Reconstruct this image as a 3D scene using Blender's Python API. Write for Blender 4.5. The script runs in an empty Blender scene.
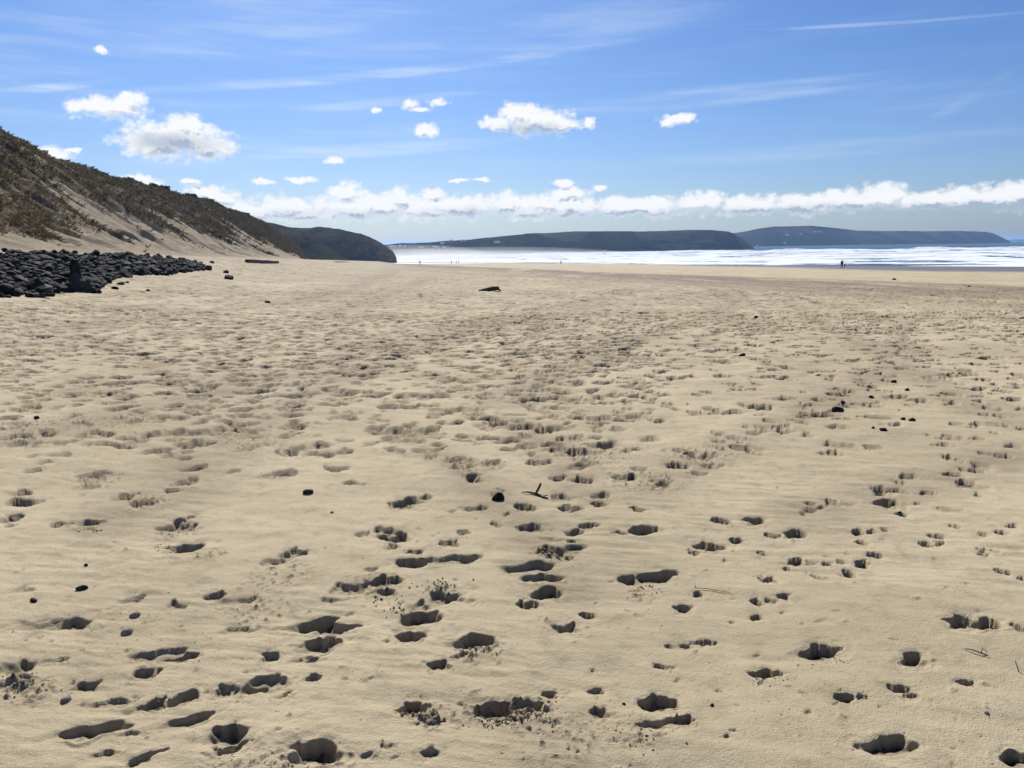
import bpy, math, random
import numpy as np
from mathutils import Vector, Matrix, noise as mnoise
rad = math.radians
SC = bpy.context.scene
COL = SC.collection

# ------------------------------------------------------------------ camera, sky, sun, exposure
FPX = 739.6; PITCH = math.atan(140.2/FPX); ROLL = rad(-0.50); CAMH = 1.70
cd = bpy.data.cameras.new('camera'); cam = bpy.data.objects.new('camera', cd); COL.objects.link(cam)
cam.matrix_world = Matrix.Translation((0, 0, CAMH)) @ Matrix.Rotation(math.pi/2-PITCH, 4, 'X') @ Matrix.Rotation(ROLL, 4, 'Z')
cd.sensor_width = 36; cd.lens = 36*FPX/1024; cd.clip_start = 0.05; cd.clip_end = 40000
SC.camera = cam
SC.view_settings.view_transform = 'Standard'; SC.view_settings.look = 'None'
SC.view_settings.gamma = 1; SC.view_settings.exposure = 0.34
SUN_EL, SUN_AZ = 41, -14          # azimuth from +Y, clockwise positive
SUN_STRENGTH = 5.0; SKY_STRENGTH = 0.056
sd = bpy.data.lights.new('sun', 'SUN'); sun = bpy.data.objects.new('sun', sd); COL.objects.link(sun)
sd.energy = SUN_STRENGTH; sd.angle = rad(0.53); sd.color = (1.0, 0.96, 0.89)
sdir = Vector((math.sin(rad(SUN_AZ))*math.cos(rad(SUN_EL)), math.cos(rad(SUN_AZ))*math.cos(rad(SUN_EL)), math.sin(rad(SUN_EL))))
sun.rotation_euler = sdir.to_track_quat('Z', 'Y').to_euler()
sun.location = (0, 0, 60)
HAZE_DENSITY = 0.00014

CP, SP = math.cos(PITCH), math.sin(PITCH); CR, SR = math.cos(ROLL), math.sin(ROLL)
def ray(px, py):
    a_ = (px-512)/FPX; b_ = (384-py)/FPX; a = a_*CR-b_*SR; b = a_*SR+b_*CR
    return (a, CP+b*SP, -SP+b*CP)
def at_depth(px, py, Y):
    d = ray(px, py); k = Y/d[1]
    return (d[0]*k, Y, CAMH+d[2]*k)
def project(x, y, z):
    dz = z-CAMH
    w = y*CP-dz*SP; v = y*SP+dz*CP
    a = x/w; b = v/w
    return 512+FPX*(a*CR+b*SR), 384-FPX*(-a*SR+b*CR)

# ------------------------------------------------------------------ node helpers
class NT:
    def __init__(s, tree): s.t = tree; s.n = tree.nodes; s.l = tree.links
    def put(s, inp, v):
        if v is None: return
        if hasattr(v, 'is_output'): s.l.new(v, inp)
        else: inp.default_value = v
    def m(s, op, a, b=None, c=None, clamp=False):
        n = s.n.new('ShaderNodeMath'); n.operation = op; n.use_clamp = clamp
        for i, v in enumerate((a, b, c)): s.put(n.inputs[i], v)
        return n.outputs[0]
    def v(s, op, a, b=None, c=None, out=0):
        n = s.n.new('ShaderNodeVectorMath'); n.operation = op
        for i, v in enumerate((a, b, c)): s.put(n.inputs[i], v)
        return n.outputs[out]
    def ss(s, x, a, b, lo=0.0, hi=1.0):
        n = s.n.new('ShaderNodeMapRange'); n.interpolation_type = 'SMOOTHSTEP'
        s.put(n.inputs[0], x); n.inputs[1].default_value = a; n.inputs[2].default_value = b
        n.inputs[3].default_value = lo; n.inputs[4].default_value = hi
        return n.outputs[0]
    def noise(s, vec, scale, detail=4, rough=0.55, dist=0.0, lac=2.0):
        n = s.n.new('ShaderNodeTexNoise'); s.put(n.inputs['Vector'], vec)
        n.inputs['Scale'].default_value = scale; n.inputs['Detail'].default_value = detail
        n.inputs['Roughness'].default_value = rough; n.inputs['Distortion'].default_value = dist
        n.inputs['Lacunarity'].default_value = lac
        return n.outputs[0]
    def mix(s, f, a, b, mode='MIX'):
        n = s.n.new('ShaderNodeMix'); n.data_type = 'RGBA'; n.blend_type = mode
        s.put(n.inputs[0], f); s.put(n.inputs[6], a); s.put(n.inputs[7], b)
        return n.outputs[2]
    def comb(s, x, y, z):
        n = s.n.new('ShaderNodeCombineXYZ')
        for i, v in enumerate((x, y, z)): s.put(n.inputs[i], v)
        return n.outputs[0]
def c4(r, g, b): return (r, g, b, 1.0)

# ------------------------------------------------------------------ world: sky with fair weather clouds
W = bpy.data.worlds.new('World'); SC.world = W; W.use_nodes = True
N = NT(W.node_tree); N.n.clear()
out = N.n.new('ShaderNodeOutputWorld')
sky = N.n.new('ShaderNodeTexSky'); sky.sky_type = 'NISHITA'; sky.sun_disc = False
sky.sun_elevation = rad(SUN_EL); sky.sun_rotation = rad(SUN_AZ)
sky.air_density = 1.0; sky.dust_density = 0.7; sky.ozone_density = 2.2; sky.altitude = 0
tc = N.n.new('ShaderNodeTexCoord'); sep = N.n.new('ShaderNodeSeparateXYZ'); N.l.new(tc.outputs['Generated'], sep.inputs[0])
az = N.m('ARCTAN2', sep.outputs[0], sep.outputs[1]); el = N.m('ARCSINE', sep.outputs[2])
P = N.comb(N.m('MULTIPLY', az, 740.0), N.m('MULTIPLY', el, 740.0), 0.0)
def ang(px, py):
    d = Vector(ray(px, py)).normalized()
    return math.atan2(d.x, d.y)*740, math.asin(d.z)*740
# warp a little so that outlines billow
warpn = N.n.new('ShaderNodeTexNoise'); N.l.new(P, warpn.inputs['Vector']); warpn.inputs['Scale'].default_value = 0.085; warpn.inputs['Detail'].default_value = 3
warp = N.v('MULTIPLY', N.v('SUBTRACT', warpn.outputs['Color'], (0.5, 0.5, 0.5)), (13.0, 9.0, 0))
PW = N.v('ADD', P, warp)
blobs = [(178,137,50,21),(160,143,42,17),(205,146,32,14),(182,126,26,13),(112,107,40,12),(132,101,17,9),(90,108,24,6),
 (534,121,44,16),(520,115,26,15),(560,125,32,8),(500,124,24,8),(590,122,8,6),(678,119,22,6),(668,121,10,6),(438,103,13,6),(410,104,9,6),(420,110,12,3),
 (376,110,7,3),(424,131,16,8),(337,161,12,5),(101,49,6,4),(140,181,24,7),(42,154,28,7),(75,150,8,3),(205,191,20,7),(192,181,11,3),
 (264,182,15,4),(301,180,21,4),(460,181,15,3),(482,180,9,2.5),(563,183,14,4),(601,187,10,5),(220,198,22,10),
 (250,211,32,12),(300,212,42,12),(345,194,20,13),(352,208,42,14),(400,199,26,13),(425,210,42,13),(432,194,16,7),
 (470,207,40,13),(505,203,28,14),(530,210,40,12),(565,194,30,8),(570,207,40,12),(620,206,36,12),(660,209,36,9),(700,203,34,12),
 (750,205,40,11),(800,204,42,12),(845,200,34,12),(885,196,28,14),(925,200,40,11),(975,197,40,12),(1020,194,34,15),(1070,196,50,15),
 (290,207,60,13),(375,205,50,16),(450,205,50,13),(540,203,50,13),(640,205,60,10),
 (-60,190,90,20),(-160,120,70,22),(1180,150,60,20),(1300,190,120,16)]
def field(vec):
    fld = None
    for bx, by, rx, ry in blobs:
        ax, ay = ang(bx, by)
        q = N.v('MULTIPLY_ADD', vec, (1/rx, 1/ry, 0), (-ax/rx, -ay/ry, 0))
        ln = N.v('LENGTH', q, out=1)
        fld = ln if fld is None else N.m('SMOOTH_MIN', fld, ln, 0.18)
    return N.m('MULTIPLY', N.m('SUBTRACT', 1.0, fld), 1.5)
def puffs(vec, off):
    p_ = N.v('ADD', vec, off) if off else vec
    def vor(scale):
        v_ = N.n.new('ShaderNodeTexVoronoi'); v_.feature = 'SMOOTH_F1'; v_.inputs['Smoothness'].default_value = .35
        N.l.new(p_, v_.inputs['Vector']); v_.inputs['Scale'].default_value = scale; return v_.outputs['Distance']
    a_ = N.m('MULTIPLY', N.m('SUBTRACT', .42, vor(.085)), .75)
    b_ = N.m('MULTIPLY', N.m('SUBTRACT', .42, vor(.21)), .34)
    c_ = N.m('MULTIPLY', N.m('SUBTRACT', N.noise(p_, .06, 8, .62), .5), 1.25)
    d_ = N.m('MULTIPLY', N.m('SUBTRACT', N.noise(p_, .30, 4, .65), .5), .75)
    return N.m('ADD', N.m('ADD', N.m('ADD', a_, b_), c_), d_)
PV = N.v('MULTIPLY', P, (1, 1.25, 0))
F = field(PW); F2 = field(N.v('ADD', PW, (-2.0, 5.5, 0)))
dens = N.m('ADD', F, puffs(PV, None)); dens2 = N.m('ADD', F2, puffs(PV, (-1.6, 3.6, 0)))
mask = N.ss(dens, -0.10, 0.78)
sepP = N.n.new('ShaderNodeSeparateXYZ'); N.l.new(P, sepP.inputs[0])
g = N.ss(N.m('SUBTRACT', dens2, dens), -0.05, 0.75)
g = N.m('MULTIPLY', g, N.ss(dens, 0.10, 0.9))
for (bx, by, rx, ry, st) in [(176,144,44,10,.55),(532,129,34,7,.55),(160,140,20,8,.25),(330,215,90,7,.3),(480,213,80,7,.35),(580,214,50,6,.35),(700,212,90,5,.4),(830,209,80,6,.4),(960,208,70,6,.4),(1010,206,60,6,.4)]:
    ax, ay = ang(bx, by)
    ln = N.v('LENGTH', N.v('MULTIPLY_ADD', PW, (1/rx, 1/ry, 0), (-ax/rx, -ay/ry, 0)), out=1)
    g = N.m('ADD', g, N.m('MULTIPLY', N.ss(ln, .3, 1.25, 1.0, 0.0), st))
g = N.m('MINIMUM', g, 1.0)
# thin high cloud streaks and contrails
streak = None
for (xa, ya, xb, yb, wd, st) in [(-60,98,120,80,4,.42),(110,92,640,38,5,.34),(230,158,520,138,7,.38),(300,60,760,-10,22,.16),(-40,60,330,10,26,.16),(300,110,470,93,5,.30),(560,108,900,76,9,.30),(740,30,1024,12,1.7,.24),
                        (620,165,1024,132,8,.18),(120,40,520,-4,10,.16),(20,-6,130,14,9,.14),(930,120,1015,70,6,.14),(820,105,1024,85,12,.10),(540,18,760,2,10,.12),(90,170,260,160,9,.15)]:
    a0, e0 = ang(xa, ya); a1, e1 = ang(xb, yb)
    cx, cy = (a0+a1)/2, (e0+e1)/2; L = math.hypot(a1-a0, e1-e0)/2*1.15; th = math.atan2(e1-e0, a1-a0)
    d = N.v('SUBTRACT', P, (cx, cy, 0))
    u = N.v('DOT_PRODUCT', d, (math.cos(th)/L, math.sin(th)/L, 0), out=1)
    w = N.v('DOT_PRODUCT', d, (-math.sin(th)/wd, math.cos(th)/wd, 0), out=1)
    r2 = N.m('ADD', N.m('MULTIPLY', u, u), N.m('MULTIPLY', w, w))
    s_ = N.m('MULTIPLY', N.ss(r2, 0.0, 1.3, 1.0, 0.0), st*.85)
    streak = s_ if streak is None else N.m('MAXIMUM', streak, s_)
rotP = N.n.new('ShaderNodeMapping'); N.l.new(P, rotP.inputs[0]); rotP.inputs['Rotation'].default_value = (0, 0, rad(-7)); rotP.inputs['Scale'].default_value = (0.006, 0.075, 1)
sn = N.noise(rotP.outputs[0], 1.0, 5, 0.6)
streak = N.m('MULTIPLY', streak, N.ss(sn, 0.34, 0.66, 0.10, 1.25))
veil = N.m('MULTIPLY', N.ss(sn, 0.45, 0.78), N.ss(sepP.outputs[0], -330, 330, 0.20, 0.05))
streak = N.m('ADD', streak, veil)
streak = N.m('MULTIPLY', streak, N.ss(sepP.outputs[1], 30, 90))
cloudcol = N.mix(g, c4(0.76, 0.77, 0.78), c4(0.33, 0.385, 0.48))
skycol = N.mix(1.0, sky.outputs[0], N.mix(N.ss(sepP.outputs[1], 0, 190), c4(0.76, 0.97, 1.38), c4(0.60, 0.88, 1.36)), 'MULTIPLY')
skyS = N.v('SCALE', skycol, None); skyS.node.inputs['Scale'].default_value = SKY_STRENGTH
c = N.mix(streak, skyS, c4(0.62, 0.70, 0.80))
c = N.mix(mask, c, cloudcol)
bg = N.n.new('ShaderNodeBackground'); N.l.new(c, bg.inputs[0]); bg.inputs[1].default_value = 1.0
# clear sky overhead and behind; the clouds stand low over the bay
bg0 = N.n.new('ShaderNodeBackground'); N.l.new(skyS, bg0.inputs[0]); bg0.inputs[1].default_value = 1.0
mxs = N.n.new('ShaderNodeMixShader')
N.l.new(N.m('MULTIPLY', N.m('LESS_THAN', N.m('ABSOLUTE', az), 1.05), N.m('MULTIPLY', N.m('LESS_THAN', el, 0.36), N.m('GREATER_THAN', el, -0.01))), mxs.inputs[0])
N.l.new(bg0.outputs[0], mxs.inputs[1]); N.l.new(bg.outputs[0], mxs.inputs[2]); N.l.new(mxs.outputs[0], out.inputs[0])
W.cycles.sampling_method = 'MANUAL'; W.cycles.sample_map_resolution = 256

# ------------------------------------------------------------------ scene helpers
def tag(o, label=None, cat=None, group=None, kind=None):
    if label: o['label'] = label
    if cat: o['category'] = cat
    if group: o['group'] = group
    if kind: o['kind'] = kind
    return o
def link(name, me, mat=None, parent=None, loc=None):
    o = bpy.data.objects.new(name, me); COL.objects.link(o)
    if mat is not None and me is not None and len(me.materials) == 0: me.materials.append(mat)
    if parent: o.parent = parent
    if loc is not None: o.location = loc
    return o
def mesh_np(name, V, Q, smooth=True):
    """V (n,3), Q (m,k) faces"""
    me = bpy.data.meshes.new(name); n, k = Q.shape
    me.vertices.add(len(V)); me.vertices.foreach_set('co', V.astype(np.float32).ravel())
    me.loops.add(n*k); me.loops.foreach_set('vertex_index', Q.astype(np.int32).ravel())
    me.polygons.add(n); me.polygons.foreach_set('loop_start', np.arange(0, n*k, k, dtype=np.int32))
    try: me.polygons.foreach_set('loop_total', np.full(n, k, dtype=np.int32))
    except Exception: pass
    me.polygons.foreach_set('use_smooth', np.full(n, smooth, dtype=bool))
    me.update(calc_edges=True); return me
def gridfaces(nr, nc, wrap=False):
    i = np.arange(nr-1)[:, None]; j = np.arange(nc if wrap else nc-1)[None, :]; j2 = (j+1) % nc
    return np.stack([i*nc+j, i*nc+j2, (i+1)*nc+j2, (i+1)*nc+j], -1).reshape(-1, 4)
def fattr(me, name, arr):
    a = me.attributes.new(name, 'FLOAT', 'POINT'); a.data.foreach_set('value', arr.astype(np.float32).ravel())
def hsh(ix, iy, seed):
    h = (ix.astype(np.int64)*374761393 + iy.astype(np.int64)*668265263 + seed*974711) & 0x7fffffff
    h = ((h ^ (h >> 13))*1274126177) & 0x7fffffff
    h = h ^ (h >> 16)
    return (h & 0xffffff).astype(np.float32)/float(0xffffff)
def vn(x, y, seed=0):
    ix = np.floor(x); iy = np.floor(y); fx = (x-ix).astype(np.float32); fy = (y-iy).astype(np.float32)
    fx = fx*fx*fx*(fx*(fx*6-15)+10); fy = fy*fy*fy*(fy*(fy*6-15)+10)
    a = hsh(ix, iy, seed); b = hsh(ix+1, iy, seed); c_ = hsh(ix, iy+1, seed); d = hsh(ix+1, iy+1, seed)
    return (a+(b-a)*fx+(c_-a)*fy+(a-b-c_+d)*fx*fy)*2-1
def fbm(x, y, seed=0, octv=4, gain=0.5):
    s = 0; a = 1.0; t = 0
    for k in range(octv):
        s = s+a*vn(x*2**k+k*17.3, y*2**k-k*9.1, seed+k*31); t += a; a *= gain
    return s/t
def sst(x, a, b):
    t = np.clip((x-a)/(b-a), 0, 1); return t*t*(3-2*t)

# ------------------------------------------------------------------ terrain base shape
SEA = -9.3
def toe_x(y):
    y = np.asarray(y, dtype=float)
    return np.where(y > 170, -0.268*y, -20-0.15*np.maximum(y, -80))
def crest_x(y): return -45-0.15*np.asarray(y, dtype=float)
def base_z(x, y):
    x = np.asarray(x, dtype=float); y = np.asarray(y, dtype=float)
    z = -0.0212*np.maximum(y, -30)
    z = z-0.0134*np.maximum(x, 0)*np.clip(y/305, 0, 1.6)**0.6
    t = np.clip((-x-0.13*y)/21, 0, 1)
    z = z+(2.35-0.002*np.clip(y-60, 0, 400))*t**2.5
    z = z+0.05*fbm(x/7, y/7, 5, 2)*np.clip(np.hypot(x, y)/12, 0.2, 1)
    return z
def px_ground(px, py):
    d = ray(px, py); k = 10.0
    for it in range(60):
        z = float(base_z(d[0]*k, d[1]*k)); kn = (z-CAMH)/d[2]; k = 0.5*k+0.5*min(max(kn, 0.5), 2000)
    return d[0]*k, d[1]*k
def trk(pts, n=14):
    """smooth a list of pixel points into a world polyline"""
    out_ = []
    P_ = [pts[0]]+pts+[pts[-1]]
    for i in range(1, len(P_)-2):
        for k in range(n):
            t = k/n; q = []
            for d in (0, 1):
                a, b, c_, e = P_[i-1][d], P_[i][d], P_[i+1][d], P_[i+2][d]
                q.append(0.5*((2*b)+(-a+c_)*t+(2*a-5*b+4*c_-e)*t*t+(-a+3*b-3*c_+e)*t**3))
            out_.append(px_ground(*q))
    return out_

# ------------------------------------------------------------------ the beach: one polar sheet, finer close by
rng = np.random.RandomState(7)
tt = np.arange(-0.80, 0.8001, 0.00118)
azs = np.arctan(tt)
rest = np.linspace(azs[-1], 2*math.pi+azs[0], 110)[1:-1]
AZ = np.concatenate([azs, rest]); NC = len(AZ); NCD = len(azs)
R = [0.0]; r = 0.5
while r < 1.75: R.append(r); r += 0.06
while r < 760:
    R.append(r)
    if r < 7: r += r*r/(CAMH*FPX)*0.92
    elif r < 26: r += 0.045+max(0, r-16)*0.004
    else: r += 0.0045*r
RR = np.array(R); NR = len(RR)
SX = RR[:, None]*np.sin(AZ)[None, :]; SY = RR[:, None]*np.cos(AZ)[None, :]
SZ = base_z(SX, SY)
DISTURB_SHADE = np.zeros_like(SZ, dtype=np.float32)    # churned sand tone, plus shade painted into the prints
near = np.where(RR < 40)[0][-1]+1
xs, ys = SX[:near, :NCD], SY[:near, :NCD]
fade = np.clip(1.2-RR[:near]/40, 0, 1)[:, None]
# broad soft undulation, wind ripples drifting across, fine lumps
SZ[:near, :NCD] += fade*(0.016*fbm(xs*1.1, ys*1.5, 11, 3)+0.010*fbm(xs*2.2-ys*.5, ys*6+xs*1.0, 21, 3))
rip = fbm(xs*4-ys*1.2, ys*16+xs*3.2, 33, 3)
SZ[:near, :NCD] += fade*0.0075*rip*np.clip(0.5+fbm(xs*.7, ys*.7, 8, 2)*1.6, 0, 1)
n25 = np.where(RR < 22)[0][-1]+1
xs, ys = SX[:n25, :NCD], SY[:n25, :NCD]
lump = fbm(xs*24, ys*24, 44, 3)
patch = np.clip(fbm(xs*.9+4, ys*.9, 61, 3)*2.2-0.1, 0, 1)
SZ[:n25, :NCD] += 0.0028*lump*(0.25+1.0*patch)
mid = slice(np.searchsorted(RR, 6), np.searchsorted(RR, 150))
xs, ys = SX[mid, :NCD], SY[mid, :NCD]
# trodden unevenness that far prints blend into
tr = fbm(xs*1.7, ys*1.7, 71, 3); rightsmooth = sst(xs-0.30*ys, 0.0, 4.0)*(1-sst(ys, 16, 30))
amp = sst(np.hypot(xs, ys), 5, 14)*(1-0.8*rightsmooth)
pits = np.clip(tr-0.12, 0, 1)
SZ[mid, :NCD] += -0.045*pits*amp+0.012*fbm(xs*3.1, ys*3.1, 72, 2)*amp
DISTURB_SHADE[mid, :NCD] += (0.7*pits*amp).astype(np.float32)

def win(cx, cy, rad_):
    rr = math.hypot(cx, cy); a = math.atan2(cx, cy)
    i0 = np.searchsorted(RR, rr-rad_); i1 = np.searchsorted(RR, rr+rad_)
    da = rad_/max(rr, 0.3); j0 = np.searchsorted(azs, a-da); j1 = np.searchsorted(azs, a+da)
    return slice(i0, i1), slice(j0, j1)
def pit(cx, cy, a, b, ang_, depth, edge=0.42, rim=0.22, seed=0, rough=0.16, push=0.0, dist=0.45):
    """press an elongated hollow with a raised lip into the sheet"""
    si, sj = win(cx, cy, max(a, b)*1.9)
    X = SX[si, sj]; Y = SY[si, sj]
    if X.size == 0: return
    dx = X-cx; dy = Y-cy; ca, sa = math.cos(ang_), math.sin(ang_)
    u = (dx*ca+dy*sa)/a; v = (-dx*sa+dy*ca)/b
    if a > .03:
        wk = rough*1.9; ws = a*.95; so = seed*7.3
        u, v = u+wk*vn(X/ws+so, Y/ws, 41), v+wk*vn(X/ws, Y/ws+so, 42)
    q = np.sqrt(u*u+v*v)+1e-6
    wob = rough*1.3*vn(u/q*1.5+seed*3.1, v/q*1.5+seed*1.7, 3)+rough*0.8*vn(X/(a*0.33), Y/(a*.33), seed)
    q = q*(1+wob)
    ee = np.clip(edge*(1.75-1.35*np.clip(.5+dy/(2*b), 0, 1)), .12, .97); tq = np.clip((q-(1-ee))/ee, 0, 1); inside = 1-tq*tq*(3-2*tq)
    floor = (1.12-0.42*q*q)-0.30*vn(X/(a*.42), Y/(a*.42), seed+9)-0.13*vn(X/(a*.22), Y/(a*.22), seed+5)
    slope = np.clip(0.62+0.62*dy/max(b, a*.6), 0.08, 1.25)
    h = -depth*inside*floor*slope-0.16*depth*(1-sst(q, 0.8, 1.75))
    lip = np.exp(-((q-1.10)/0.13)**2)*(q > 0.9)*np.clip(.5+1.1*vn(u/q*1.2+seed*2.3, v/q*1.2-seed, 14), 0, 1.3)
    h = h+depth*rim*lip*(0.6+0.5*vn(u*1.3+seed, v*1.3, 12)+push*(-v))
    SZ[si, sj] += h
    if dist: DISTURB_SHADE[si, sj] = np.maximum(DISTURB_SHADE[si, sj], dist*(0.35+0.75*np.clip(slope, 0, 1))*(1-sst(q, 0.62, 1.12))*(0.85+0.3*vn(X*40, Y*40, 8)))  # shade painted into the hollow, strongest on its far side
def crumble(cx, cy, rad_, hgt, seed):
    si, sj = win(cx, cy, rad_); X = SX[si, sj]; Y = SY[si, sj]
    if X.size == 0: return
    q = np.hypot(X-cx, Y-cy)/rad_
    n_ = np.clip(fbm(X*42, Y*42, seed, 2)-0.05, 0, 1)*2.4
    SZ[si, sj] += hgt*n_*(1-sst(q, 0.35, 1))
    DISTURB_SHADE[si, sj] = np.maximum(DISTURB_SHADE[si, sj], (1-sst(q, 0.4, 1))*(0.12+0.5*n_))

# prints read off the photograph: centre x, y, width, height in px, then kind
# d = deep crisp, m = medium, s = shallow scuff, r = rubbly
PR = """22 501 28 4 d;10 517 24 6 d;10 525 14 3 m;57 525 18 5 m;90 521 28 6 d;80 529 18 4 r;140 503 20 9 d;176 523 28 13 d;183 547 34 9 d;80 619 34 12 d;38 624 50 8 s
215 595 26 6 m;176 605 20 8 s;242 599 36 8 s;404 503 26 7 m;475 506 22 6 m;453 510 12 5 s;506 512 8 6 d;496 523 10 5 m;463 531 13 4 m;452 543 18 5 m;398 534 25 9 d;384 528 20 5 m;362 533 16 5 s
397 545 24 7 s;415 552 16 4 m;406 563 28 7 d;370 569 24 5 s;440 563 66 9 s;290 552 26 8 m;275 561 30 7 s;380 582 34 8 m;385 591 28 8 m;345 590 40 9 s;441 597 36 11 m;418 605 28 8 s;412 617 42 13 d
308 624 44 14 d;338 627 30 11 m;412 635 30 10 d;472 640 44 12 d;518 503 12 4 m;568 509 26 7 m;598 503 12 3 m;636 510 12 5 d;550 538 26 6 s;588 525 20 5 m;572 531 18 6 m;644 530 30 7 d;622 532 14 4 m
548 550 32 12 r;565 556 16 7 m;525 566 48 9 m;545 576 40 7 m;724 521 20 5 d;754 521 24 6 d;708 544 26 8 d;694 551 12 5 m;738 539 14 5 d;762 553 10 4 d;660 574 38 8 d;629 578 24 8 m;548 592 32 11 d
527 603 20 9 m;698 593 16 4 d;682 606 17 7 d;587 614 15 6 d;565 628 24 9 m;757 615 13 5 d;765 579 11 5 d;757 600 10 6 d;711 639 15 4 d;888 501 24 5 d;892 507 14 4 m;904 507 10 3 m;918 504 8 2 m
812 509 20 7 m;804 514 8 5 m;902 515 12 4 d;950 511 24 4 s;776 535 16 4 m;795 533 26 6 d;857 532 11 5 d;872 532 10 3 d;885 530 8 3 d;863 542 10 4 d;952 526 8 2 m;958 527 8 2 m;1012 526 12 3 d;1002 532 12 5 d
981 533 10 4 m;988 534 14 4 s;939 536 12 4 d;925 543 14 5 d;940 544 14 4 s;876 554 12 4 d;795 560 15 6 d;811 562 14 5 s;826 563 10 3 d;841 560 9 3 d;863 563 15 6 d;788 567 12 4 d;816 575 13 6 m;848 573 14 5 m
773 579 12 6 d;786 596 12 5 d;770 599 12 4 m;994 551 10 4 m;984 555 10 4 m;982 551 9 4 m;999 572 8 4 d;1008 574 8 3 d;1022 579 8 3 d;960 623 28 10 d;986 621 34 12 d;1021 627 14 5 d;15 665 42 10 m;18 682 36 8 r
85 682 30 10 m;143 672 28 10 m;178 653 34 8 d;146 657 54 8 s;106 704 36 10 s;152 705 26 9 d;178 697 30 13 d;225 693 24 9 s;252 686 40 12 m;84 731 60 15 m;190 722 44 11 m;128 735 34 8 s;228 735 44 18 d
135 763 30 8 m;98 756 34 10 s;183 660 14 4 m;268 658 20 8 m;318 645 40 12 m;312 679 18 6 m;272 685 36 13 s;280 697 20 6 s;438 665 19 8 m;410 706 28 12 d;492 708 38 14 d;320 752 46 20 d;385 746 16 7 s
372 754 22 10 s;427 751 18 8 m;553 692 20 7 m;530 705 40 10 r;596 688 14 5 m;602 711 26 8 m;660 700 32 11 d;680 717 34 10 d;645 724 44 12 s;662 664 16 6 m;670 643 12 5 m;686 643 12 4 m;764 673 24 9 d
822 650 38 11 d;912 660 30 10 d;898 689 27 8 d;846 698 20 7 d;862 700 16 6 s;965 683 20 6 d;887 745 42 14 d;1014 757 28 14 d;918 699 24 6 s;30 405 16 4 d;14 422 16 5 m;72 393 18 6 r;105 395 14 3 d;126 437 20 3 d
108 443 20 3 m;175 438 20 5 m;200 431 30 5 m;222 429 16 3 m;30 470 16 5 d;43 463 14 4 m;25 492 26 4 d;22 499 30 5 d;58 455 40 3 m;28 456 16 3 m;172 489 16 5 d;168 455 16 5 m;186 452 16 3 m;185 458 16 4 r
95 475 30 8 r;90 487 30 6 s;230 470 14 5 m;185 468 30 3 m;24 435 10 3 m;50 433 16 3 m;245 437 30 6 m;346 415 20 5 d;390 406 24 5 d;425 397 20 5 m;375 429 22 5 m;387 438 20 5 m;410 424 14 4 m;322 443 14 4 d
345 440 18 4 m;313 452 16 4 m;342 451 18 3 d;275 473 36 8 r;334 468 18 5 m;352 482 20 4 m;477 476 18 6 d;410 499 20 6 m;425 495 14 4 m;492 463 20 10 r;460 460 24 10 r;420 441 12 4 m;440 437 12 3 m;461 436 16 3 d
477 438 12 3 m;441 422 10 3 d;457 422 14 3 m;488 428 14 5 m;472 413 18 8 r;483 403 12 4 m;614 394 18 5 d;518 393 16 4 d;533 409 12 4 m;670 403 12 4 m;520 420 14 3 m;553 415 14 3 m;590 419 18 4 m;630 419 16 5 m
617 430 20 4 m;575 438 16 7 r;530 443 14 5 m;555 449 14 6 m;545 462 20 5 m;532 463 12 4 m;590 463 16 8 r;560 476 20 6 m;584 479 18 6 d;632 477 12 5 d;600 495 20 7 m;600 504 14 4 m;692 454 16 4 d;683 465 12 5 d
718 442 16 4 m;745 427 8 3 m;760 427 14 4 m;998 433 10 3 m;1005 425 14 5 m;980 438 12 4 m;990 453 22 4 d;1003 455 16 4 d;953 458 14 5 r;970 469 14 4 m;955 474 20 4 d;980 469 16 3 m;912 475 22 5 m;898 481 12 5 m
880 491 18 5 d;887 501 20 5 m;930 493 14 4 m;978 494 10 4 m;812 504 12 3 m;130 600 26 4 s;50 660 30 6 s;330 600 30 6 s;700 640 16 4 s;20 590 28 4 s;240 630 40 6 s;300 660 30 6 s;462 655 26 8 s;215 755 40 14 s"""
k = 0
LISTED = []
for rec in PR.replace('\n', ';').split(';'):
    f = rec.split(); px, py, w, h = map(float, f[:4]); kd = f[4]; k += 1
    cx, cy = px_ground(px, py+h*0.10)
    x0, _ = px_ground(px-w/2, py); x1, _ = px_ground(px+w/2, py)
    _, y0 = px_ground(px, py+h*0.62); _, y1 = px_ground(px, py-h*0.5)
    a = abs(x1-x0)/2*1.12; b = abs(y1-y0)/2*1.15; cy -= b*0.10; DK = 0.72+0.28*min(max((py-420)/150, 0), 1)
    b = min(max(b, 0.45*a), 1.5*a)
    LISTED.append((cx, cy))
    tilt = rng.uniform(-0.25, 0.35)+ (0.22 if px < 450 and py > 540 else 0.0)
    size = min(a, b)
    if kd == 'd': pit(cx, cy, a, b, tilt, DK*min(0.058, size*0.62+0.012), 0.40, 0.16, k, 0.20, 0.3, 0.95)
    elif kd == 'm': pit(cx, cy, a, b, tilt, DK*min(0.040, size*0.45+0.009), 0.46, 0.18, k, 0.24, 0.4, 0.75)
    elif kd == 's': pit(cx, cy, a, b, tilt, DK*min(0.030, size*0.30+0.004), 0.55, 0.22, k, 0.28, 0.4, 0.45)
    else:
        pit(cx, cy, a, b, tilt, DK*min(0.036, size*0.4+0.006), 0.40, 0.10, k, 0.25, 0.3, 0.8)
        crumble(cx, cy, max(a, b)*1.2, 0.016, k)
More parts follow.
